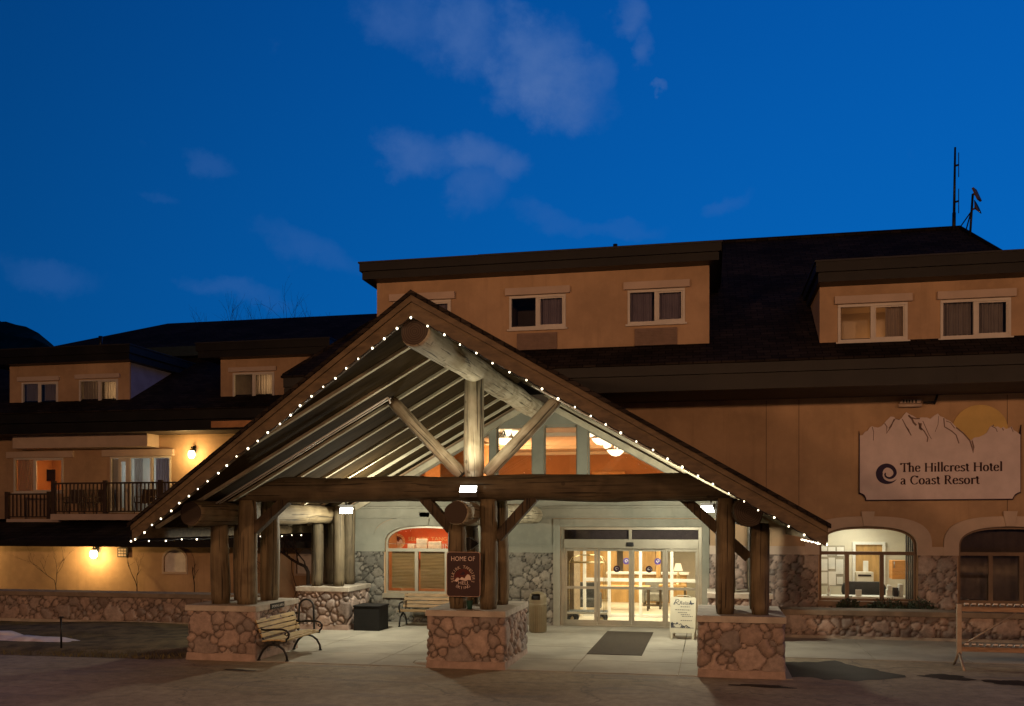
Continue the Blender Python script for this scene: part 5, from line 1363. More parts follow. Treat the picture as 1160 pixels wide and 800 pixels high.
def emblem(parent, cx, cz, R, Y, m_text, m_snow, m_sky):
    e = MB(); ring_text(e, 'SELKIRK TANGIERS', cx, cz, R*0.78, Y, R*0.36, 206, -26); e.build('lettering', m_text, parent)
    e = MB(); k = 40
    up_ = [(cx+R*0.72*cos(pi*i/k), cz+R*0.72*sin(pi*i/k)) for i in range(k+1)]
    e.plate([up_+[(cx-R*0.72, cz-R*0.2), (cx+R*0.72, cz-R*0.2)]], Y-0.001, Y+0.003); e.build('emblem_field', m_sky, parent)
    mt_ = [(-.72, -.26), (-.52, -.02), (-.40, .02), (-.26, -.10), (-.10, .06), (.05, .0), (.16, -.05), (.28, .18), (.40, .30), (.55, .26), (.66, .12), (.70, -.20), (.50, -.16), (.25, -.26), (0, -.20), (-.28, -.14), (-.50, -.34)]
    e = MB().plate([[(cx+R*a, cz+R*b) for a, b in mt_]], Y-0.005, Y-0.0015); e.build('emblem_mountain', m_snow, parent)
    e = MB(); put_text(e, 'HELI', (cx+R*0.02, Y-0.003, cz-R*0.55), (1, 0, 0), (0, 0, 1), R*0.40, width=R*0.80)
    ring_text(e, 'SKIING', cx, cz+R*0.12, R*1.06, Y-0.003, R*0.34, 232, 308, True); e.build('lettering', m_snow, parent)
    # a small helicopter shape over the ridge
    e = MB().plate([[(cx+R*a, cz+R*b) for a, b in [(-.30, .30), (-.12, .24), (.05, .22), (.18, .30), (.20, .40), (.08, .50), (-.05, .48), (-.12, .36)]]], Y-0.006, Y-0.002)
    e.box(cx-R*0.28, cx+R*0.32, Y-0.0065, Y-0.0025, cz+R*0.545, cz+R*0.57); e.build('emblem_helicopter', M['ink'], parent)
emblem(HS, cxs-0.01, cz_, R_, YH-0.004, pmat('emblem_tan', (0.62, 0.46, 0.36), 0.8, 0.1), M['letter'], pmat('emblem_red', (0.10, 0.018, 0.014), 0.8, 0.1))
# black loudspeaker shape between the middle posts
q = gp(533, 616, 18.95); t = thing('box_lamp', tuple(q), 'small black angled lamp between the middle log posts above the dark sign', 'lamp')
MB().hexa([q+Vector(p) for p in ((-.12, -.12, -.13), (.02, -.12, -.13), (.02, .12, -.13), (-.12, .12, -.13), (-.12, -.12, .13), (.02, -.12, .13), (.02, .12, .13), (-.12, .12, .13))]).build('housing', M['black'], t, bevel=0.01)
MB().hexa([q+Vector(p) for p in ((.021, -.12, -.12), (.17, -.03, -.01), (.17, .03, -.01), (.021, .12, -.12), (.021, -.12, .12), (.17, -.03, .02), (.17, .03, .02), (.021, .12, .12))]).build('hood', M['black'], t)
# green bin bag tag on the pier top
q = gp(532, 684, 18.35); t = thing('green_pot', (q.x, q.y, PZ), 'small dark green pot on the middle pier between the posts', 'pot')
MB().lathe([(0.05, 0.002), (0.06, 0.10), (0.07, 0.17), (0.075, 0.18), (0.06, 0.18)], (q.x, q.y, PZ), 14).build('pot', pmat('pot_green', (0.02, 0.07, 0.05), 0.4, 0.1), t)
# name plate on the left pier's cap
q0, q1 = Vector((-9.268, 18.75, PZ-0.12)), Vector((-9.268, 19.55, PZ-0.005))
t = thing('name_plate', (-9.27, 19.1, PZ-0.06), 'small black name plate with white letters on the left pier cap', 'plate')
MB().box(-9.272, -9.258, 18.72, 19.38, PZ-0.13, PZ-0.005).build('plate', M['black'], t, bevel=0.003)
mb = MB(); put_text(mb, 'SMOKING AREA', (-9.256, 19.05, PZ-0.095), (0, 1, 0), (0, 0, 1), 0.075, width=0.56); mb.build('lettering', M['white'], t)

# ---------------------------------------------------------------- benches
M['slat_dimmed'] = pmat('bench_slat_dimmed', (0.25, 0.165, 0.08), 0.65, 0.25, 3.0, 0.2, 20, stretch=(1,8,8))  # slat colour darkened to offset the bright canopy light there
def bench(loc, rz, lab, slat='slat'):
    t = thing('park_bench', loc, lab, 'bench', None, rz)
    L = 0.92
    mb = MB()
    for i in range(5):
        y = -0.24+i*0.105; z = 0.445-0.012*abs(i-1.5)+0.005
        mb.box(-L, L, y-0.046, y+0.046, z-0.016, z+0.016)
    mb.build('seat', M[slat], t, local=True, bevel=0.006)
    mb = MB()
    for i in range(4):
        z = 0.53+i*0.098; y = 0.235+0.042*i
        mb.beam((-L, y, z), (L, y, z), 0.03, 0.085, Vector((0, 0.40, 1)).normalized())
    mb.build('backrest', M[slat], t, local=True, bevel=0.005)
    for x in (-L+0.07, L-0.07):
        mb = MB(); r = 0.024
        mb.tube([(x, -0.31, 0.02), (x, -0.295, 0.12), (x, -0.23, 0.24), (x, -0.12, 0.32), (x, 0.0, 0.345), (x, 0.12, 0.32), (x, 0.23, 0.22), (x, 0.30, 0.10), (x, 0.33, 0.02)], r, 8)
        mb.tube([(x, -0.30, 0.415), (x, 0.2, 0.415), (x, 0.26, 0.50), (x, 0.40, 0.87)], r*0.95, 8)
        mb.tube([(x, 0.0, 0.345), (x, 0.0, 0.415)], r, 8)
        mb.tube([(x, -0.26, 0.415), (x, -0.34, 0.50), (x, -0.355, 0.57), (x, -0.30, 0.635), (x, -0.20, 0.66), (x, -0.02, 0.66), (x, 0.18, 0.64), (x, 0.30, 0.66)], r*0.9, 8)
        mb.tube([(x, -0.34, 0.57), (x, -0.30, 0.53), (x, -0.26, 0.56), (x, -0.28, 0.60)], r*0.6, 6)
        mb.box(x-0.03, x+0.03, -0.34, -0.28, 0.0, 0.022); mb.box(x-0.03, x+0.03, 0.30, 0.36, 0.0, 0.022)
        mb.build('end_frame', M['black'], t, local=True)
    return t
bench((-8.93, 19.02, 0.035), radians(90), 'slatted wooden bench with black iron ends against the left stone pier')
bench((-7.52, 24.95, 0.035), 0.0, 'slatted bench under the left arched window behind the middle pier', 'slat_dimmed')

# ---------------------------------------------------------------- box, bicycle hoop, bin, mat
t = thing('storage_box', (-8.93, 23.85, 0.036), 'low black box beside the back left stone pier', 'box')
MB().box(-9.28, -8.56, 23.57, 24.28, 0.036, 0.66).build('box_body', M['blackpl'], t, bevel=0.012)
MB().box(-9.30, -8.54, 23.55, 24.30, 0.662, 0.705).build('lid', M['blackpl'], t, bevel=0.012)
q = gp(340, 716, 22.9); hx0, hx1 = gx(341, 23.0), gx(355, 23.0)
t = thing('bike_rack', ((hx0+hx1)/2, 23.0, 0.035), 'black arched bicycle hoop behind the slatted bench', 'bike rack')
c = (hx0+hx1)/2; r = 0.2
mb = MB(); mb.tube([(c-r, 22.9, 0.035)]+[(c-r*cos(pi*i/12), 22.95, 0.70+r*sin(pi*i/12)) for i in range(13)]+[(c+r, 23.0, 0.035)], 0.026, 10); mb.build('hoop', M['black'], t)
mb = MB(); mb.box(c-r-0.06, c-r+0.06, 22.84, 22.96, 0.034, 0.046); mb.box(c+r-0.06, c+r+0.06, 22.94, 23.06, 0.034, 0.046); mb.build('base_plate', M['black'], t)
bx_, by_ = -4.43, 24.25
BN = thing('litter_bin', (bx_, by_, 0.035), 'tall tan litter bin with a domed hood left of the entrance', 'litter bin')
tan_m = pmat('bin_tan', (0.19, 0.16, 0.095), 0.6, 0.1, 3.0)
prof = [(0.20, 0.0), (0.225, 0.02), (0.225, 0.70), (0.235, 0.72), (0.235, 0.75), (0.225, 0.76)]
mb = MB().lathe(prof, (bx_, by_, 0.035), 28)
for i in range(28):
    a = 2*pi*i/28; mb.box(bx_+0.226*cos(a)-0.006, bx_+0.226*cos(a)+0.006, by_+0.226*sin(a)-0.006, by_+0.226*sin(a)+0.006, 0.08, 0.72)
mb.build('bin_body', tan_m, BN)
hd = MB(); n = 28; vs = []; fs = []
rows = [(0.228, 0.762), (0.23, 0.86), (0.225, 0.93), (0.19, 1.01), (0.12, 1.055), (0.0, 1.07)]
for r_, z in rows:
    for j in range(n): a = 2*pi*j/n; vs.append((bx_+r_*cos(a), by_+r_*sin(a), z+0.035))
for i in range(len(rows)-1):
    for j in range(n):
        ang = (j+0.5)/n*360
        if i in (1, 2) and (232 < ang < 300): continue
        fs.append((i*n+j, i*n+(j+1) % n, (i+1)*n+(j+1) % n, (i+1)*n+j))
hd.add(vs, fs, 0, True); hd.build('hood', tan_m, BN)
MB().lathe([(0.18, 0.765), (0.18, 0.96), (0.05, 0.99)], (bx_, by_, 0.035), 20).build('bin_liner', M['blackpl'], BN)
MB().box(-2.66, -1.46, 20.5, 24.75, 0.037, 0.049).build('door_mat', pmat('mat_brown', (0.055, 0.042, 0.028), 0.95, 0.3, 30, 0.5, 150))
tag(bpy.data.objects['door_mat'], 'long dark brown mat on the concrete before the sliding doors', 'mat')

# ---------------------------------------------------------------- sandwich board by the doors
ax_, ay_ = -0.66, 23.75
AB = thing('sandwich_board', (ax_, ay_, 0.036), 'pale folding sandwich board with dark script and a leaf mark by the doors', 'sandwich board', None, radians(-4))
def panel(s, nm, m):
    mb = MB()
    def P(x, z, d): f = z/1.02; return (x, s*(0.30*(1-f)+0.02)+d, z)
    o = rrect(-0.31, 0.31, 0.16, 1.02, 0.05)
    f = MB(); n = len(o)
    f.add([P(a, b, -0.012) for a, b in o]+[P(a, b, 0.012) for a, b in o], [tuple(range(n)), tuple(reversed(range(n, 2*n)))]+[(i, (i+1) % n, n+(i+1) % n, n+i) for i in range(n)])
    b_ = f.build(nm, m, AB, local=True)
    lg = MB()
    for x in (-0.26, 0.26): lg.beam(P(x, 0.165, 0), P(x, 0.0, 0), 0.05, 0.03, Vector((0, 1, 0)))
    lg.build('leg', m, b_, local=True)
    return b_, P
M['board_pale'] = pmat('board_pale', (0.52, 0.52, 0.40), 0.5, 0.06, 2.0)
fp, P = panel(-1, 'front_panel', M['board_pale']); bp_, _ = panel(1, 'back_panel', M['board_pale'])
mb = MB(); ink = M['ink']
def put(pts, w=0.010): pen(mb, pts, (0, 0, 0), (1, 0, 0), (0, 0, 1), 1, w*0.6, w, 0.0)
T_ = MB(); put_text(T_, 'Relax', (0, 0, 0), (1, 0, 0), (0, 0, 1), 0.13, align='L', width=0.26)
scr = [(x-0.09+0.25*z, z) for x, y, z in T_.v]
tv = [P(a, b+0.84, -0.015) for a, b in scr]
L_ = MB(); L_.add(tv, T_.f)
def flat(poly): 
    n = len(poly); L_.add([P(a, b, -0.0155) for a, b in poly], [tuple(range(n))])
def stroke(pts, w):
    for (a, b), (c, d) in zip(pts, pts[1:]):
        l = sqrt((c-a)**2+(d-b)**2); nx_, nz_ = -(d-b)/l*w/2, (c-a)/l*w/2
        flat([(a+nx_, b+nz_), (a-nx_, b-nz_), (c-nx_, d-nz_), (c+nx_, d+nz_)])
stroke([(-0.24, 0.84), (-0.17, 0.95), (-0.13, 0.97), (-0.10, 0.94), (-0.12, 0.91), (-0.18, 0.89), (-0.13, 0.85), (-0.08, 0.84)], 0.014)
stroke([(-0.18, 0.97), (-0.21, 0.83)], 0.014)
flat([(0.16, 0.86), (0.20, 0.84), (0.26, 0.86), (0.27, 0.89), (0.22, 0.885), (0.20, 0.90), (0.19, 0.955), (0.165, 0.93)])
for z, a, b in ((0.79, -.06, .16), (0.715, -.19, .18), (0.65, -.12, .10), (0.60, -.05, .17), (0.56, -.02, .24), (0.46, -.05, .22)):
    x = a
    while x < b:
        w = RND.uniform(0.02, 0.05); stroke([(x, z), (min(b, x+w), z)], 0.016); x += w+0.014
for i in range(26):
    x = -0.26+RND.random()**1.4*0.42; z = 0.29+RND.random()*0.14*(1-(x+0.26)/0.5); stroke([(x-0.03, z-0.012), (x, z+0.02), (x+0.03, z-0.005)], 0.016)
stroke([(-0.28, 0.285), (0.27, 0.285)], 0.010)
L_.build('lettering', pmat('board_ink', (0.05, 0.06, 0.08), 0.8, 0.1), fp, local=True, fixn=False)
mb = MB(); mb.tube([(-0.2, 0, 1.02), (-0.12, 0, 1.06), (0.12, 0, 1.06), (0.2, 0, 1.02)], 0.012, 6); mb.build('handle', M['board_pale'], AB, local=True)

# ---------------------------------------------------------------- luggage cart in the vestibule
lx, ly = gx(666, 27.0), 26.95
LC = thing('luggage_cart', (lx, ly, 0.03), 'brass luggage cart with a tall hoop frame behind the left sliding door', 'luggage cart')
brass = pmat('brass_tube', (0.62, 0.50, 0.28), 0.3, 0.1, 4.0, metal=0.8)
MB().box(lx-0.55, lx+0.55, ly-0.30, ly+0.30, 0.30, 0.36).build('deck', pmat('cart_carpet', (0.07, 0.075, 0.07), 0.9, 0.1), LC, bevel=0.015)
MB().box(lx-0.60, lx+0.60, ly-0.34, ly-0.301, 0.29, 0.35).build('bumper', M['white'], LC, bevel=0.01)
for sx in (-1, 1):
    for sy in (-1, 1):
        c = Vector((lx+sx*0.42, ly+sy*0.24, 0.15)); pts = [c+Vector((0.10*cos(2*pi*i/18), 0, 0.10*sin(2*pi*i/18))) for i in range(18)]
        w = MB(); w.tube(pts, 0.042, 8, closed=True); wh = w.build('wheel', M['black'], LC)
        w = MB(); w.tube([c-Vector((0, 0.02, 0)), c+Vector((0, 0.02, 0))], 0.05, 12); w.tube([c, c+Vector((0, 0, 0.15))], 0.02, 6); w.build('hub', brass, wh)
mb = MB()
for sx in (-1, 1):
    for sy in (-1, 1): mb.tube([(lx+sx*0.5, ly+sy*0.26, 0.36), (lx+sx*0.5, ly+sy*0.26, 1.75), (lx+sx*0.42, ly+sy*0.2, 1.9), (lx+sx*0.2, ly+sy*0.05, 1.96)], 0.012, 8)
mb.tube([(lx-0.5, ly-0.26, 1.75), (lx+0.5, ly-0.26, 1.75)], 0.016, 8); mb.tube([(lx-0.5, ly+0.26, 1.75), (lx+0.5, ly+0.26, 1.75)], 0.016, 8); mb.tube([(lx-0.2, ly, 1.96), (lx+0.2, ly, 1.96)], 0.016, 8)
mb.build('hoop_frame', brass, LC)

# ---------------------------------------------------------------- lobby furniture
def table(x, y, w, d, h, lab, mat='wood_panel', z=0.03):
    t = thing('console_table', (x, y, z), lab, 'table')
    MB().box(x-w/2, x+w/2, y-d/2, y+d/2, z+h-0.06, z+h).build('tabletop', M[mat], t, bevel=0.01)
    for sx in (-1, 1):
        for sy in (-1, 1): MB().beam((x+sx*(w/2-0.05), y+sy*(d/2-0.05), z), (x+sx*(w/2-0.05), y+sy*(d/2-0.05), z+h-0.061), 0.06, 0.06, Vector((0, 1, 0))).build('leg', M['timber'], t)
    return t
lxp = gx(762, 31.5)
table(lxp, 31.5, 0.9, 0.5, 0.80, 'dark wooden side table carrying the shaded lamp inside the lobby')
tl = thing('table_lamp', (lxp+0.18, 31.5, 0.83), 'table lamp with a glowing cream shade seen through the right door', 'lamp')
MB().lathe([(0.09, 0.0), (0.08, 0.03), (0.025, 0.06), (0.05, 0.16), (0.07, 0.28), (0.03, 0.38), (0.012, 0.42), (0.012, 0.55)], (lxp+0.18, 31.5, 0.831), 16).build('lamp_base', brass, tl)
MB().lathe([(0.15, 0.46), (0.085, 0.70)], (lxp+0.18, 31.5, 0.831), 20).build('lamp_shade', emat('lamp_shade_glow', (1.0, 0.72, 0.38), 2.2), tl)
table(gx(705, 31.0), 31.0, 1.8, 0.7, 0.78, 'long wooden table in the middle of the lobby behind the doors')
rc = thing('reception_desk', (gx(735, 34), 34, 0.03), 'pale topped reception desk deep in the lobby', 'desk')
a_ = gx(690, 34); b_ = gx(778, 34)
MB().box(a_, b_, 33.6, 34.2, 0.03, 1.03).build('front_panel', M['wood_panel'], rc); MB().box(a_-0.08, b_+0.08, 33.5, 34.25, 1.032, 1.10).build('counter_top', M['white'], rc, bevel=0.01)
def armchair(x, y, lab, col):
    t = thing('armchair', (x, y, 0.03), lab, 'armchair'); m = pmat('armchair_cloth', col, 0.9, 0.2)
    MB().box(x-0.32, x+0.32, y-0.32, y+0.30, 0.19, 0.46).build('seat', m, t, bevel=0.05)
    MB().box(x-0.36, x+0.36, y+0.301, y+0.45, 0.19, 0.95).build('backrest', m, t, bevel=0.05)
    for s in (-1, 1):
        MB().box(x+s*0.40-0.07, x+s*0.40+0.07, y-0.32, y+0.30, 0.14, 0.64).build('armrest', m, t, bevel=0.04)
        for q in (-0.25, 0.35): MB().box(x+s*0.36-0.03, x+s*0.36+0.03, y+q-0.03, y+q+0.03, 0.03, 0.139).build('leg', M['timber'], t)
armchair(gx(664, 30.0), 30.0, 'dark upholstered armchair in the lobby left of the inner doors', (0.06, 0.06, 0.055))
armchair(gx(742, 32.6), 32.6, 'grey upholstered armchair deep in the lobby near the reception desk', (0.22, 0.21, 0.18))
# things in the lit office
YB_ = 28.4
bb = thing('notice_board', tuple(gp(948, 640, YB_)), 'office notice board crowded with white papers', 'notice board')
bx0, bx1 = gx(929, YB_), gx(957, YB_); bz0, bz1 = gz(943, 664, YB_), gz(943, 618, YB_)
MB().box(bx0-0.6, bx1, YB_, YB_+0.05, bz0, bz1).build('board', pmat('cork_grey', (0.36, 0.33, 0.26), 0.9, 0.15), bb)
pw_ = [(0.05, 0.72, 0.24, 0.26), (0.32, 0.76, 0.30, 0.2), (0.68, 0.74, 0.28, 0.22), (0.02, 0.38, 0.28, 0.28), (0.34, 0.42, 0.26, 0.28), (0.64, 0.30, 0.30, 0.36), (0.04, 0.06, 0.26, 0.28), (0.34, 0.02, 0.30, 0.34), (0.68, 0.05, 0.24, 0.18)]
for i, (a, b, c, d) in enumerate(pw_):
    w, h = bx1-bx0, bz1-bz0
    MB().box(bx0+a*w, bx0+(a+c)*w, YB_-0.010-0.003*(i % 3), YB_-0.004, bz0+b*h, bz0+(b+d)*h).build('paper', M['white'], bb)
dk = thing('office_desk', (4.0, 26.95, 0.3), 'office desk with white top just inside the lit window', 'desk')
MB().box(2.6, 5.2, 26.55, 27.2, 0.86, 0.92).build('desk_top', M['white'], dk, bevel=0.01); MB().box(2.62, 5.18, 27.1, 27.18, 0.31, 0.859).build('back_panel', M['wood_panel'], dk)
for x in (2.66, 5.14): MB().box(x-0.03, x+0.03, 26.6, 27.09, 0.31, 0.859).build('leg', M['timber'], dk)
def small(name, lab, cat, mb, mat, bevel=0.01):
    return tag(mb.build(name, mat, bevel=bevel), lab, cat)
ch = thing('office_chair', (gx(980, 27.6), 27.6, 0.3), 'dark rounded office chair behind the desk', 'chair')
cxx = gx(980, 27.6)
mb = MB(); mb.plate([rrect(cxx-0.62, cxx+0.55, 0.80, 1.26, 0.2, 8)], 27.55, 27.68); mb.build('backrest', pmat('chair_grey', (0.045, 0.05, 0.05), 0.9, 0.2), ch, bevel=0.02)
MB().box(cxx-0.5, cxx+0.5, 27.3, 27.549, 0.66, 0.78).build('seat', M['blackpl'], ch, bevel=0.04); MB().tube([(cxx, 27.45, 0.31), (cxx, 27.45, 0.66)], 0.04, 8).build('stem', M['black'], ch)
small('picture_frame', 'small white picture frame on the office desk', 'picture frame', MB().box(gx(969, 26.7), gx(976, 26.7), 26.68, 26.71, 0.921, 1.10), M['white'])
small('spray_bottle', 'white spray bottle at the left end of the office desk', 'bottle', MB().lathe([(0.05, 0), (0.05, 0.16), (0.02, 0.22), (0.02, 0.30), (0.005, 0.31)], (gx(939, 26.8), 26.8, 0.921), 12), M['white'], 0)
small('coffee_maker', 'white and black coffee machine at the right end of the office desk', 'coffee machine', MB().box(gx(1004, 26.9), gx(1010, 26.9), 26.8, 27.0, 0.921, 1.10).box(gx(1005, 26.9), gx(1009, 26.9), 26.78, 27.0, 1.101, 1.22), M['white'])
small('telephone', 'dark desk telephone beside the coffee machine', 'telephone', MB().box(gx(1012, 26.8), gx(1017, 26.8), 26.7, 26.95, 0.921, 1.16), M['black'])
small('paper_tray', 'stack of pale paper trays near the window blind', 'paper tray', MB().box(gx(1017.5, 26.9), gx(1022, 26.9), 26.75, 27.0, 0.921, 1.25), M['white'])
wc = thing('wall_cupboard', (gx(1016, 28.2), 28.2, 1.4), 'orange wooden wall cupboard in the office', 'cupboard')
MB().box(gx(1010, 28.2), gx(1028, 28.2), 28.1, 28.6, gz(1016, 656, 28.2), gz(1016, 635, 28.2)).build('cupboard_body', pmat('orange_wood', (0.60, 0.26, 0.07), 0.5, 0.15, 2.0, stretch=(1, 1, 6)), wc, bevel=0.01)
MB().tube([(gx(1012, 28.2), 28.07, 1.62), (gx(1012, 28.2), 28.07, 1.8)], 0.012, 6).build('handle', M['steel'], wc)
fc = thing('filing_cabinet', (gx(984, 28.9), 28.9, 0.3), 'cream filing cabinet with papers on it before the office doorway', 'cabinet')
MB().box(gx(970, 28.9), gx(989, 28.9), 28.8, 29.2, 0.301, gz(980, 648, 28.9)).build('cabinet_body', M['cream_wall'], fc, bevel=0.01)
MB().box(gx(972, 28.79), gx(987, 28.79), 28.785, 28.799, gz(980, 653, 28.79), gz(980, 651, 28.79)).build('handle', M['black'], fc)
zf = gz(980, 648, 28.9); small('leaflet', 'white leaflet standing on the filing cabinet', 'leaflet', MB().box(gx(978, 28.9), gx(984, 28.9), 28.95, 28.97, zf+0.001, zf+0.32), M['white'])
# red banner with lettering behind the top of the left window
bn = thing('banner', (-8.0, YF+1.9, 2.45), 'red banner with a round emblem and pale lettering in the left arched window', 'banner')
yb = YF+1.9
MB().box(LW[0]-0.28, LW[1]+0.28, yb, yb+0.02, 1.75, 2.96).build('cloth', pmat('banner_red', (0.62, 0.10, 0.025), 0.8, 0.12, 1.5), bn)
lt = MB(); xa = gx(462.5, yb); xb = gx(519, yb)
put_text(lt, 'SELKIRK TANGIERS', (xa, yb-0.004, gz(480, 612.5, yb)), (1, 0, 0), (0, 0, 1), 0.16, align='L', width=xb-xa); lt.build('lettering', pmat('banner_gold', (0.66, 0.36, 0.14), 0.8, 0.1), bn)
lt = MB(); put_text(lt, 'HELI-SKIING', (xa, yb-0.004, gz(480, 621.5, yb)), (1, 0, 0), (0, 0, 1), 0.20, align='L', width=xb-xa); lt.build('lettering', M['letter'], bn)
ec = gp(450.5, 613.5, yb)
mb = MB(); mb.plate([[(ec.x+0.24*cos(2*pi*i/32), ec.z+0.24*sin(2*pi*i/32)) for i in range(32)]], yb-0.004, yb-0.0005); mb.build('emblem_disc', pmat('banner_tan', (0.72, 0.42, 0.20), 0.8, 0.15), bn)
emblem(bn, ec.x, ec.z, 0.23, yb-0.006, pmat('banner_ink', (0.30, 0.06, 0.02), 0.8, 0.1), M['letter'], pmat('banner_dark', (0.20, 0.05, 0.02), 0.8, 0.1))
zb = 2.101
for i, (u0, u1, h, lab) in enumerate(((462, 470, 0.17, 'small pale carton on the window ledge, leftmost of three'), (472, 484, 0.32, 'larger pale carton with a dark picture on the window ledge'), (485.5, 500, 0.24, 'row of pale brochures at the right end of the window ledge'))):
    t = small('carton', lab, 'carton', MB().box(gx(u0, YF+0.48), gx(u1, YF+0.48), YF+0.44, YF+0.54, zb, zb+h), pmat('carton_pale', (0.78, 0.60, 0.44), 0.8, 0.15, 8.0))
MB().box(LW[0]-0.1, LW[1]+0.1, YF+0.25, YF+0.60, 2.075, 2.10).build('window_ledge', M['wood_panel'], lwin)

# ---------------------------------------------------------------- chandeliers in the lounge
def chandelier(u, v, Y, lab, s=1.0, power=22):
    c = gp(u, v, Y)
    t = thing('chandelier', (c.x, c.y, c.z), lab, 'chandelier', 'bowl chandeliers in the upper lounge')
    MB().lathe([(0.02, -0.20*s), (0.14*s, -0.17*s), (0.24*s, -0.08*s), (0.29*s, 0.0), (0.27*s, 0.0)], c, 20).build('bowl', M['alabaster'], t)
    for k in range(5):
        a = 2*pi*k/5+0.3; p = c+Vector((0.34*s*cos(a), 0.34*s*sin(a), 0.06*s))
        MB().lathe([(0.03*s, 0.0), (0.075*s, 0.03*s), (0.10*s, 0.12*s), (0.125*s, 0.17*s), (0.11*s, 0.17*s)], p, 12).build('cup_shade', M['alabaster'], t)
    mb = MB(); mb.tube([c+Vector((0, 0, 0.0)), c+Vector((0, 0, min(1.6, 5.85-c.z)))], 0.015, 6)
    for k in range(5):
        a = 2*pi*k/5+0.3; mb.tube([c+Vector((0, 0, 0.25*s)), c+Vector((0.2*s*cos(a), 0.2*s*sin(a), 0.02*s)), c+Vector((0.34*s*cos(a), 0.34*s*sin(a), 0.06*s))], 0.012, 6)
    mb.build('frame', M['black'], t)
    lamp('chandelier_light', 'POINT', (c.x, c.y-0.1, c.z+0.32), power, (1.0, 0.66, 0.34), shadow_soft_size=0.15)
chandelier(571, 497, 28.4, 'lit bowl chandelier in the window left of the centre mullion', 1.0)
chandelier(681, 497, 28.4, 'lit bowl chandelier nearer of the two in the right sloped window', 1.0)
chandelier(697.5, 510, 30.6, 'lit bowl chandelier lower right of the two in the right sloped window', 1.0)

# ---------------------------------------------------------------- ski rack at the right edge
rx, ry = 4.86, 20.25
SR = thing('ski_rack', (rx, ry, 0), 'long wooden ski rack on metal legs with pale pegs at the right edge', 'ski rack')
mtl = pmat('rack_metal', (0.36, 0.29, 0.22), 0.5, 0.15, metal=0.4); wd = pmat('rack_wood', (0.32, 0.205, 0.125), 0.7, 0.25, 3.0, stretch=(1, 6, 6)); peg_m = pmat('peg_pale', (0.66, 0.62, 0.56), 0.6, 0.1)
LEN = 3.6
for x in (rx, rx+LEN):
    p = MB().box(x-0.045, x+0.045, ry-0.045, ry+0.045, 0.30, 1.30).build('post', mtl, SR, bevel=0.008)
    for s in (-1, 1): MB().tube([(x, ry, 0.34), (x, ry+s*0.42, 0.02)], 0.028, 8).build('leg', mtl, SR)
for nm, z in (('upper_rail', 1.20), ('lower_rail', 0.40)):
    rl = MB().box(rx+0.046, rx+LEN-0.046, ry-0.04, ry+0.04, z-0.045, z+0.045).build('rail', wd, SR, bevel=0.008)
    for i in range(26):
        x = rx+0.13+i*0.132
        if x > rx+LEN-0.05: break
        MB().beam((x-0.025, ry-0.16, z+0.12), (x+0.03, ry+0.13, z+0.06), 0.075, 0.028).build('peg', peg_m, rl)
MB().tube([(rx+0.05, ry, 0.46), (rx+1.05, ry, 1.15)], 0.018, 8).build('brace', mtl, SR); MB().tube([(rx+1.25, ry, 1.15), (rx+2.3, ry, 0.46)], 0.018, 8).build('brace', mtl, SR)

# ---------------------------------------------------------------- planting
leafm = pmat('evergreen_leaf', (0.035, 0.055, 0.028), 0.8, 0.4, 4.0)
def shrub(x, y, z, rx_, h, lab, n=420, seed=0):
    r = random.Random(seed); mb = MB(); st = MB()
    for i in range(14): a = r.random()*6.28; st.tube([(x, y, z), (x+rx_*0.7*cos(a)*r.random(), y+0.2*sin(a), z+h*r.uniform(.5, .95))], 0.008, 4)
    for i in range(n):
        a = r.random()*6.28; q = sqrt(r.random()); c = Vector((x+rx_*q*cos(a), y+rx_*0.45*q*sin(a), z+h*(1-q*q*0.7)*r.uniform(0.15, 1)))
        d = Vector((r.gauss(0, 1), r.gauss(0, 1), r.gauss(0, 1)+0.4)).normalized(); s = d.orthogonal().normalized(); l = r.uniform(0.05, 0.10)
        mb.add([c-s*0.016, c+d*l*0.5-s*0.022, c+d*l, c+d*l*0.5+s*0.022], [(0, 1, 2, 3)])
    t = thing('low_shrub', (x, y, z), lab, 'shrub'); mb.build('foliage', leafm, t, fixn=False); st.build('stem', M['timber'], t)
for i, (u, rxx, lab) in enumerate(((962, .34, 'low evergreen shrub in the planter below the left of the office window'), (1004, .55, 'wide low evergreen shrub in the planter below the middle of the office window'), (1041, .42, 'low evergreen shrub in the planter at the right corner of the office window'))):
    shrub(gx(u, 25.45), 25.45, 0.58, rxx, 0.42, lab, 520, 50+i)
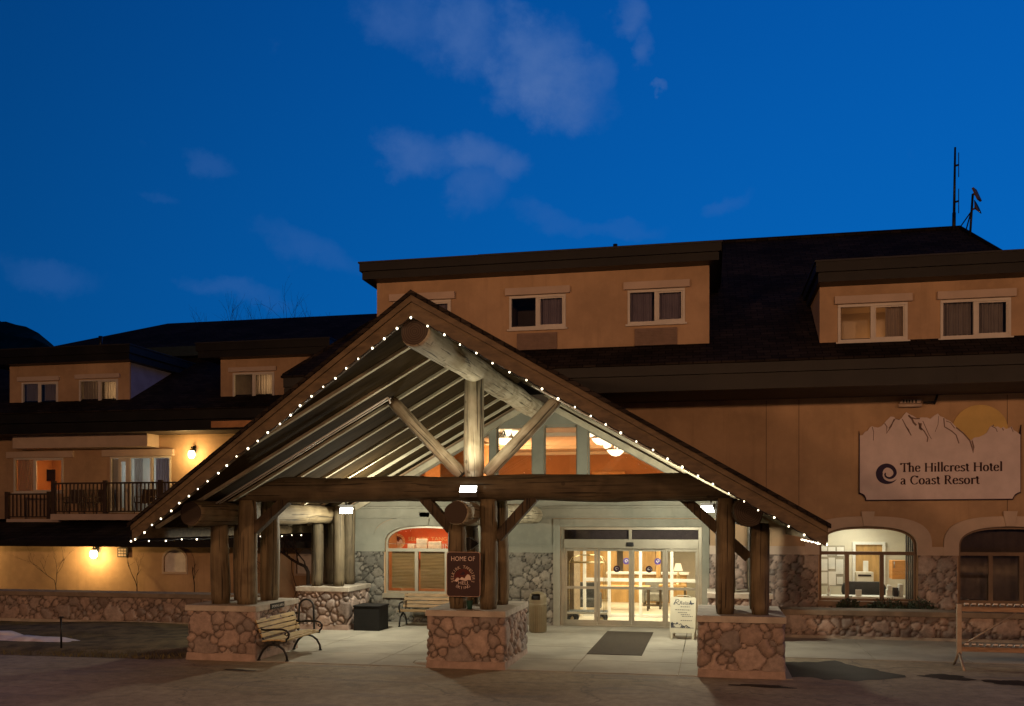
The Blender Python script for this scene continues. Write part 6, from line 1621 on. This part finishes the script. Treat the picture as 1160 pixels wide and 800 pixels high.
def bare_tree(name, base, h, lab, seed, lean=(0, 0), spread=0.5, depth=5, r0=0.05, first=None, cat='tree'):
    r = random.Random(seed); tk = MB(); br = MB()
    t = thing(name, tuple(base), lab, cat)
    def grow(p, d, l, rad, k, mb):
        n = 4; pts = [p]; q = p; dd = d.copy()
        for i in range(n):
            dd = (dd+Vector((r.gauss(0, .13), r.gauss(0, .13), r.gauss(0.02, .10)))).normalized(); q = q+dd*l/n; pts.append(q)
        mb.tube(pts, [rad*(1-0.4*i/n) for i in range(n+1)], 5 if k > 2 else 7)
        if k >= depth: return
        for j in range(r.choice([2, 2, 3])):
            nd = (dd+Vector((r.gauss(0, spread), r.gauss(0, spread), r.gauss(0.15, spread*0.6)))).normalized()
            grow(pts[r.choice([2, 3, 4, 4])], nd, l*r.uniform(.6, .85), rad*0.58, k+1, br)
    b = Vector(base)
    if first:
        tk.tube([b]+[Vector(p) for p in first[0]], [r0]+[r0*0.85]*len(first[0]), 8)
        for p, d, l, rd in first[1]: grow(Vector(p), Vector(d).normalized(), l, rd, 2, br)
    else:
        grow(b, Vector((lean[0], lean[1], 1)).normalized(), h*0.4, r0, 0, tk)
    bk = pmat('bark', (0.050, 0.035, 0.024), 0.95, 0.3, 8.0)
    tk.build('trunk', bk, t, fixn=False); br.build('crown', bk, t, fixn=False)
    return t
yb2 = 27.2
tb0 = gp(349, 674, yb2); tb0.z = 0.02; f1 = gp(349, 648, yb2); f2 = gp(346, 642, yb2)
bare_tree('bare_tree', tb0, 2, 'small bare tree leaning left behind the log posts before the orange wall', 4, first=([f1, f2], [(f2, (-1.0, 0, 0.42), 1.15, 0.05), (f2, (-0.35, 0.1, 0.9), 0.7, 0.026), (gp(338, 637, yb2), (-.2, 0, 1), 0.7, 0.022), (gp(328, 631, yb2), (-1, 0, .5), 0.8, 0.03), (gp(326, 631, yb2), (-.3, 0, 1), 0.6, 0.02), (gp(330, 632, yb2), (.2, 0, -1), .6, 0.015)]), depth=4, r0=0.07)
for u, seed, h, lab in ((66, 11, 2.0, 'thin bare climbing plant on the orange wall left of the wall lamp'), (157, 12, 2.1, 'thin bare climbing plant on the orange wall left of the arched niche window'), (220, 13, 2.2, 'pale thin bare stem on the orange wall right of the arched niche window')):
    bare_tree('bare_shrub', (gx(u, 29.6), 29.6, 0.02), h, lab, seed, spread=0.34, depth=6, r0=0.022, cat='shrub')
bare_tree('bare_shrub', (gx(316, 28.6), 28.6, 0.02), 2.0, 'thin bare shrub seen between the left log posts', 17, spread=0.4, depth=4, r0=0.02, cat='shrub')
for u, v, h, seed, lab in ((288, 334, 7.0, 21, 'bare tree top rising behind the left wing roof'), (328, 346, 6.0, 26, 'smaller bare tree top right of the taller one behind the roof')):
    Yt = 60.0; top = gp(u, v, Yt); bare_tree('bare_tree', (top.x, Yt, 0.0), top.z*0.82, lab, seed, spread=0.26, depth=7, r0=0.26)
# ---------------------------------------------------------------- stake on the lawn and roof aerials
q = gp(69, 751, 18.9)
t = thing('marker_stake', (gx(69.5, 18.6), 18.6, 0.05), 'thin black stake standing on the lawn by the snow', 'stake')
xq = gx(69.5, 18.6); MB().tube([(xq, 18.6, 0.03), (xq-0.01, 18.6, 0.80)], 0.022, 8).build('stake', M['black'], t); MB().tube([(xq-0.05, 18.6, 0.79), (xq+0.05, 18.6, 0.79)], 0.02, 6).build('crossbar', M['black'], t)
YA = 31.4
AN = thing('radio_mast', tuple(gp(1081, 259, YA)), 'tall thin radio mast with short side arms on the roof ridge', 'antenna')
p0, p1 = gp(1080.5, 262, YA), gp(1082, 167, YA)
MB().tube([p0, p0+(p1-p0)*0.22], 0.055, 8).build('mast_base', M['black'], AN); MB().tube([p0+(p1-p0)*0.2, p1], [0.042, 0.03], 8).build('mast', M['black'], AN)
for v, l in ((188, 22), (229, 20)):
    a = gp(1081.8, v, YA); b = gp(1086, v-1.2, YA); e = MB(); e.tube([a, b], 0.03, 6); e.tube([b+Vector((0, 0, -0.38)), b+Vector((0, 0, 0.38))], 0.012, 6); e.build('side_arm', M['black'], AN)
AD = thing('dish_antenna', tuple(gp(1098, 262, YA)), 'braced roof pole carrying two small tilted dish aerials', 'antenna')
b0, b1 = gp(1098.8, 268, YA-0.6), gp(1102, 220, YA-0.6)
mb = MB(); mb.tube([b0, b1], 0.035, 8); mb.build('mast', M['black'], AD)
mb = MB(); mb.tube([gp(1088, 257, YA), gp(1100, 240, YA-0.6)], 0.02, 6); mb.tube([gp(1094, 262, YA), gp(1100, 240, YA-0.6)], 0.02, 6); mb.build('brace', M['black'], AD)
dishm = pmat('dish_brown', (0.10, 0.06, 0.055), 0.7, 0.15)
c = gp(1106.5, 220.5, YA-0.7); d1_ = Vector((0.75, -0.45, 0.35)).normalized(); sdd = d1_.cross(Vector((0, 0, 1))).normalized(); upp = sdd.cross(d1_)
mb = MB(); mb.hexa([c+sdd*a*0.16+upp*b*0.20+d1_*e for e in (-0.03, 0.03) for a, b in ((-1, -1), (1, -1), (1, 1), (-1, 1))]); mb.tube([b1, c], 0.03, 6); mb.build('flat_antenna', dishm, AD)
c = gp(1105, 236, YA-0.7); n = 20; vs = [c+d1_*0.03]+[c+sdd*0.17*cos(2*pi*i/n)+upp*0.25*sin(2*pi*i/n)+d1_*0.07 for i in range(n)]+[c-d1_*0.03]
mb = MB(); mb.add(vs, [(0, 1+i, 1+(i+1) % n) for i in range(n)]+[(n+1, 1+(i+1) % n, 1+i) for i in range(n)], 0, True); mb.tube([gp(1100.5, 238, YA-0.6), c], 0.03, 6); mb.build('dish', dishm, AD)
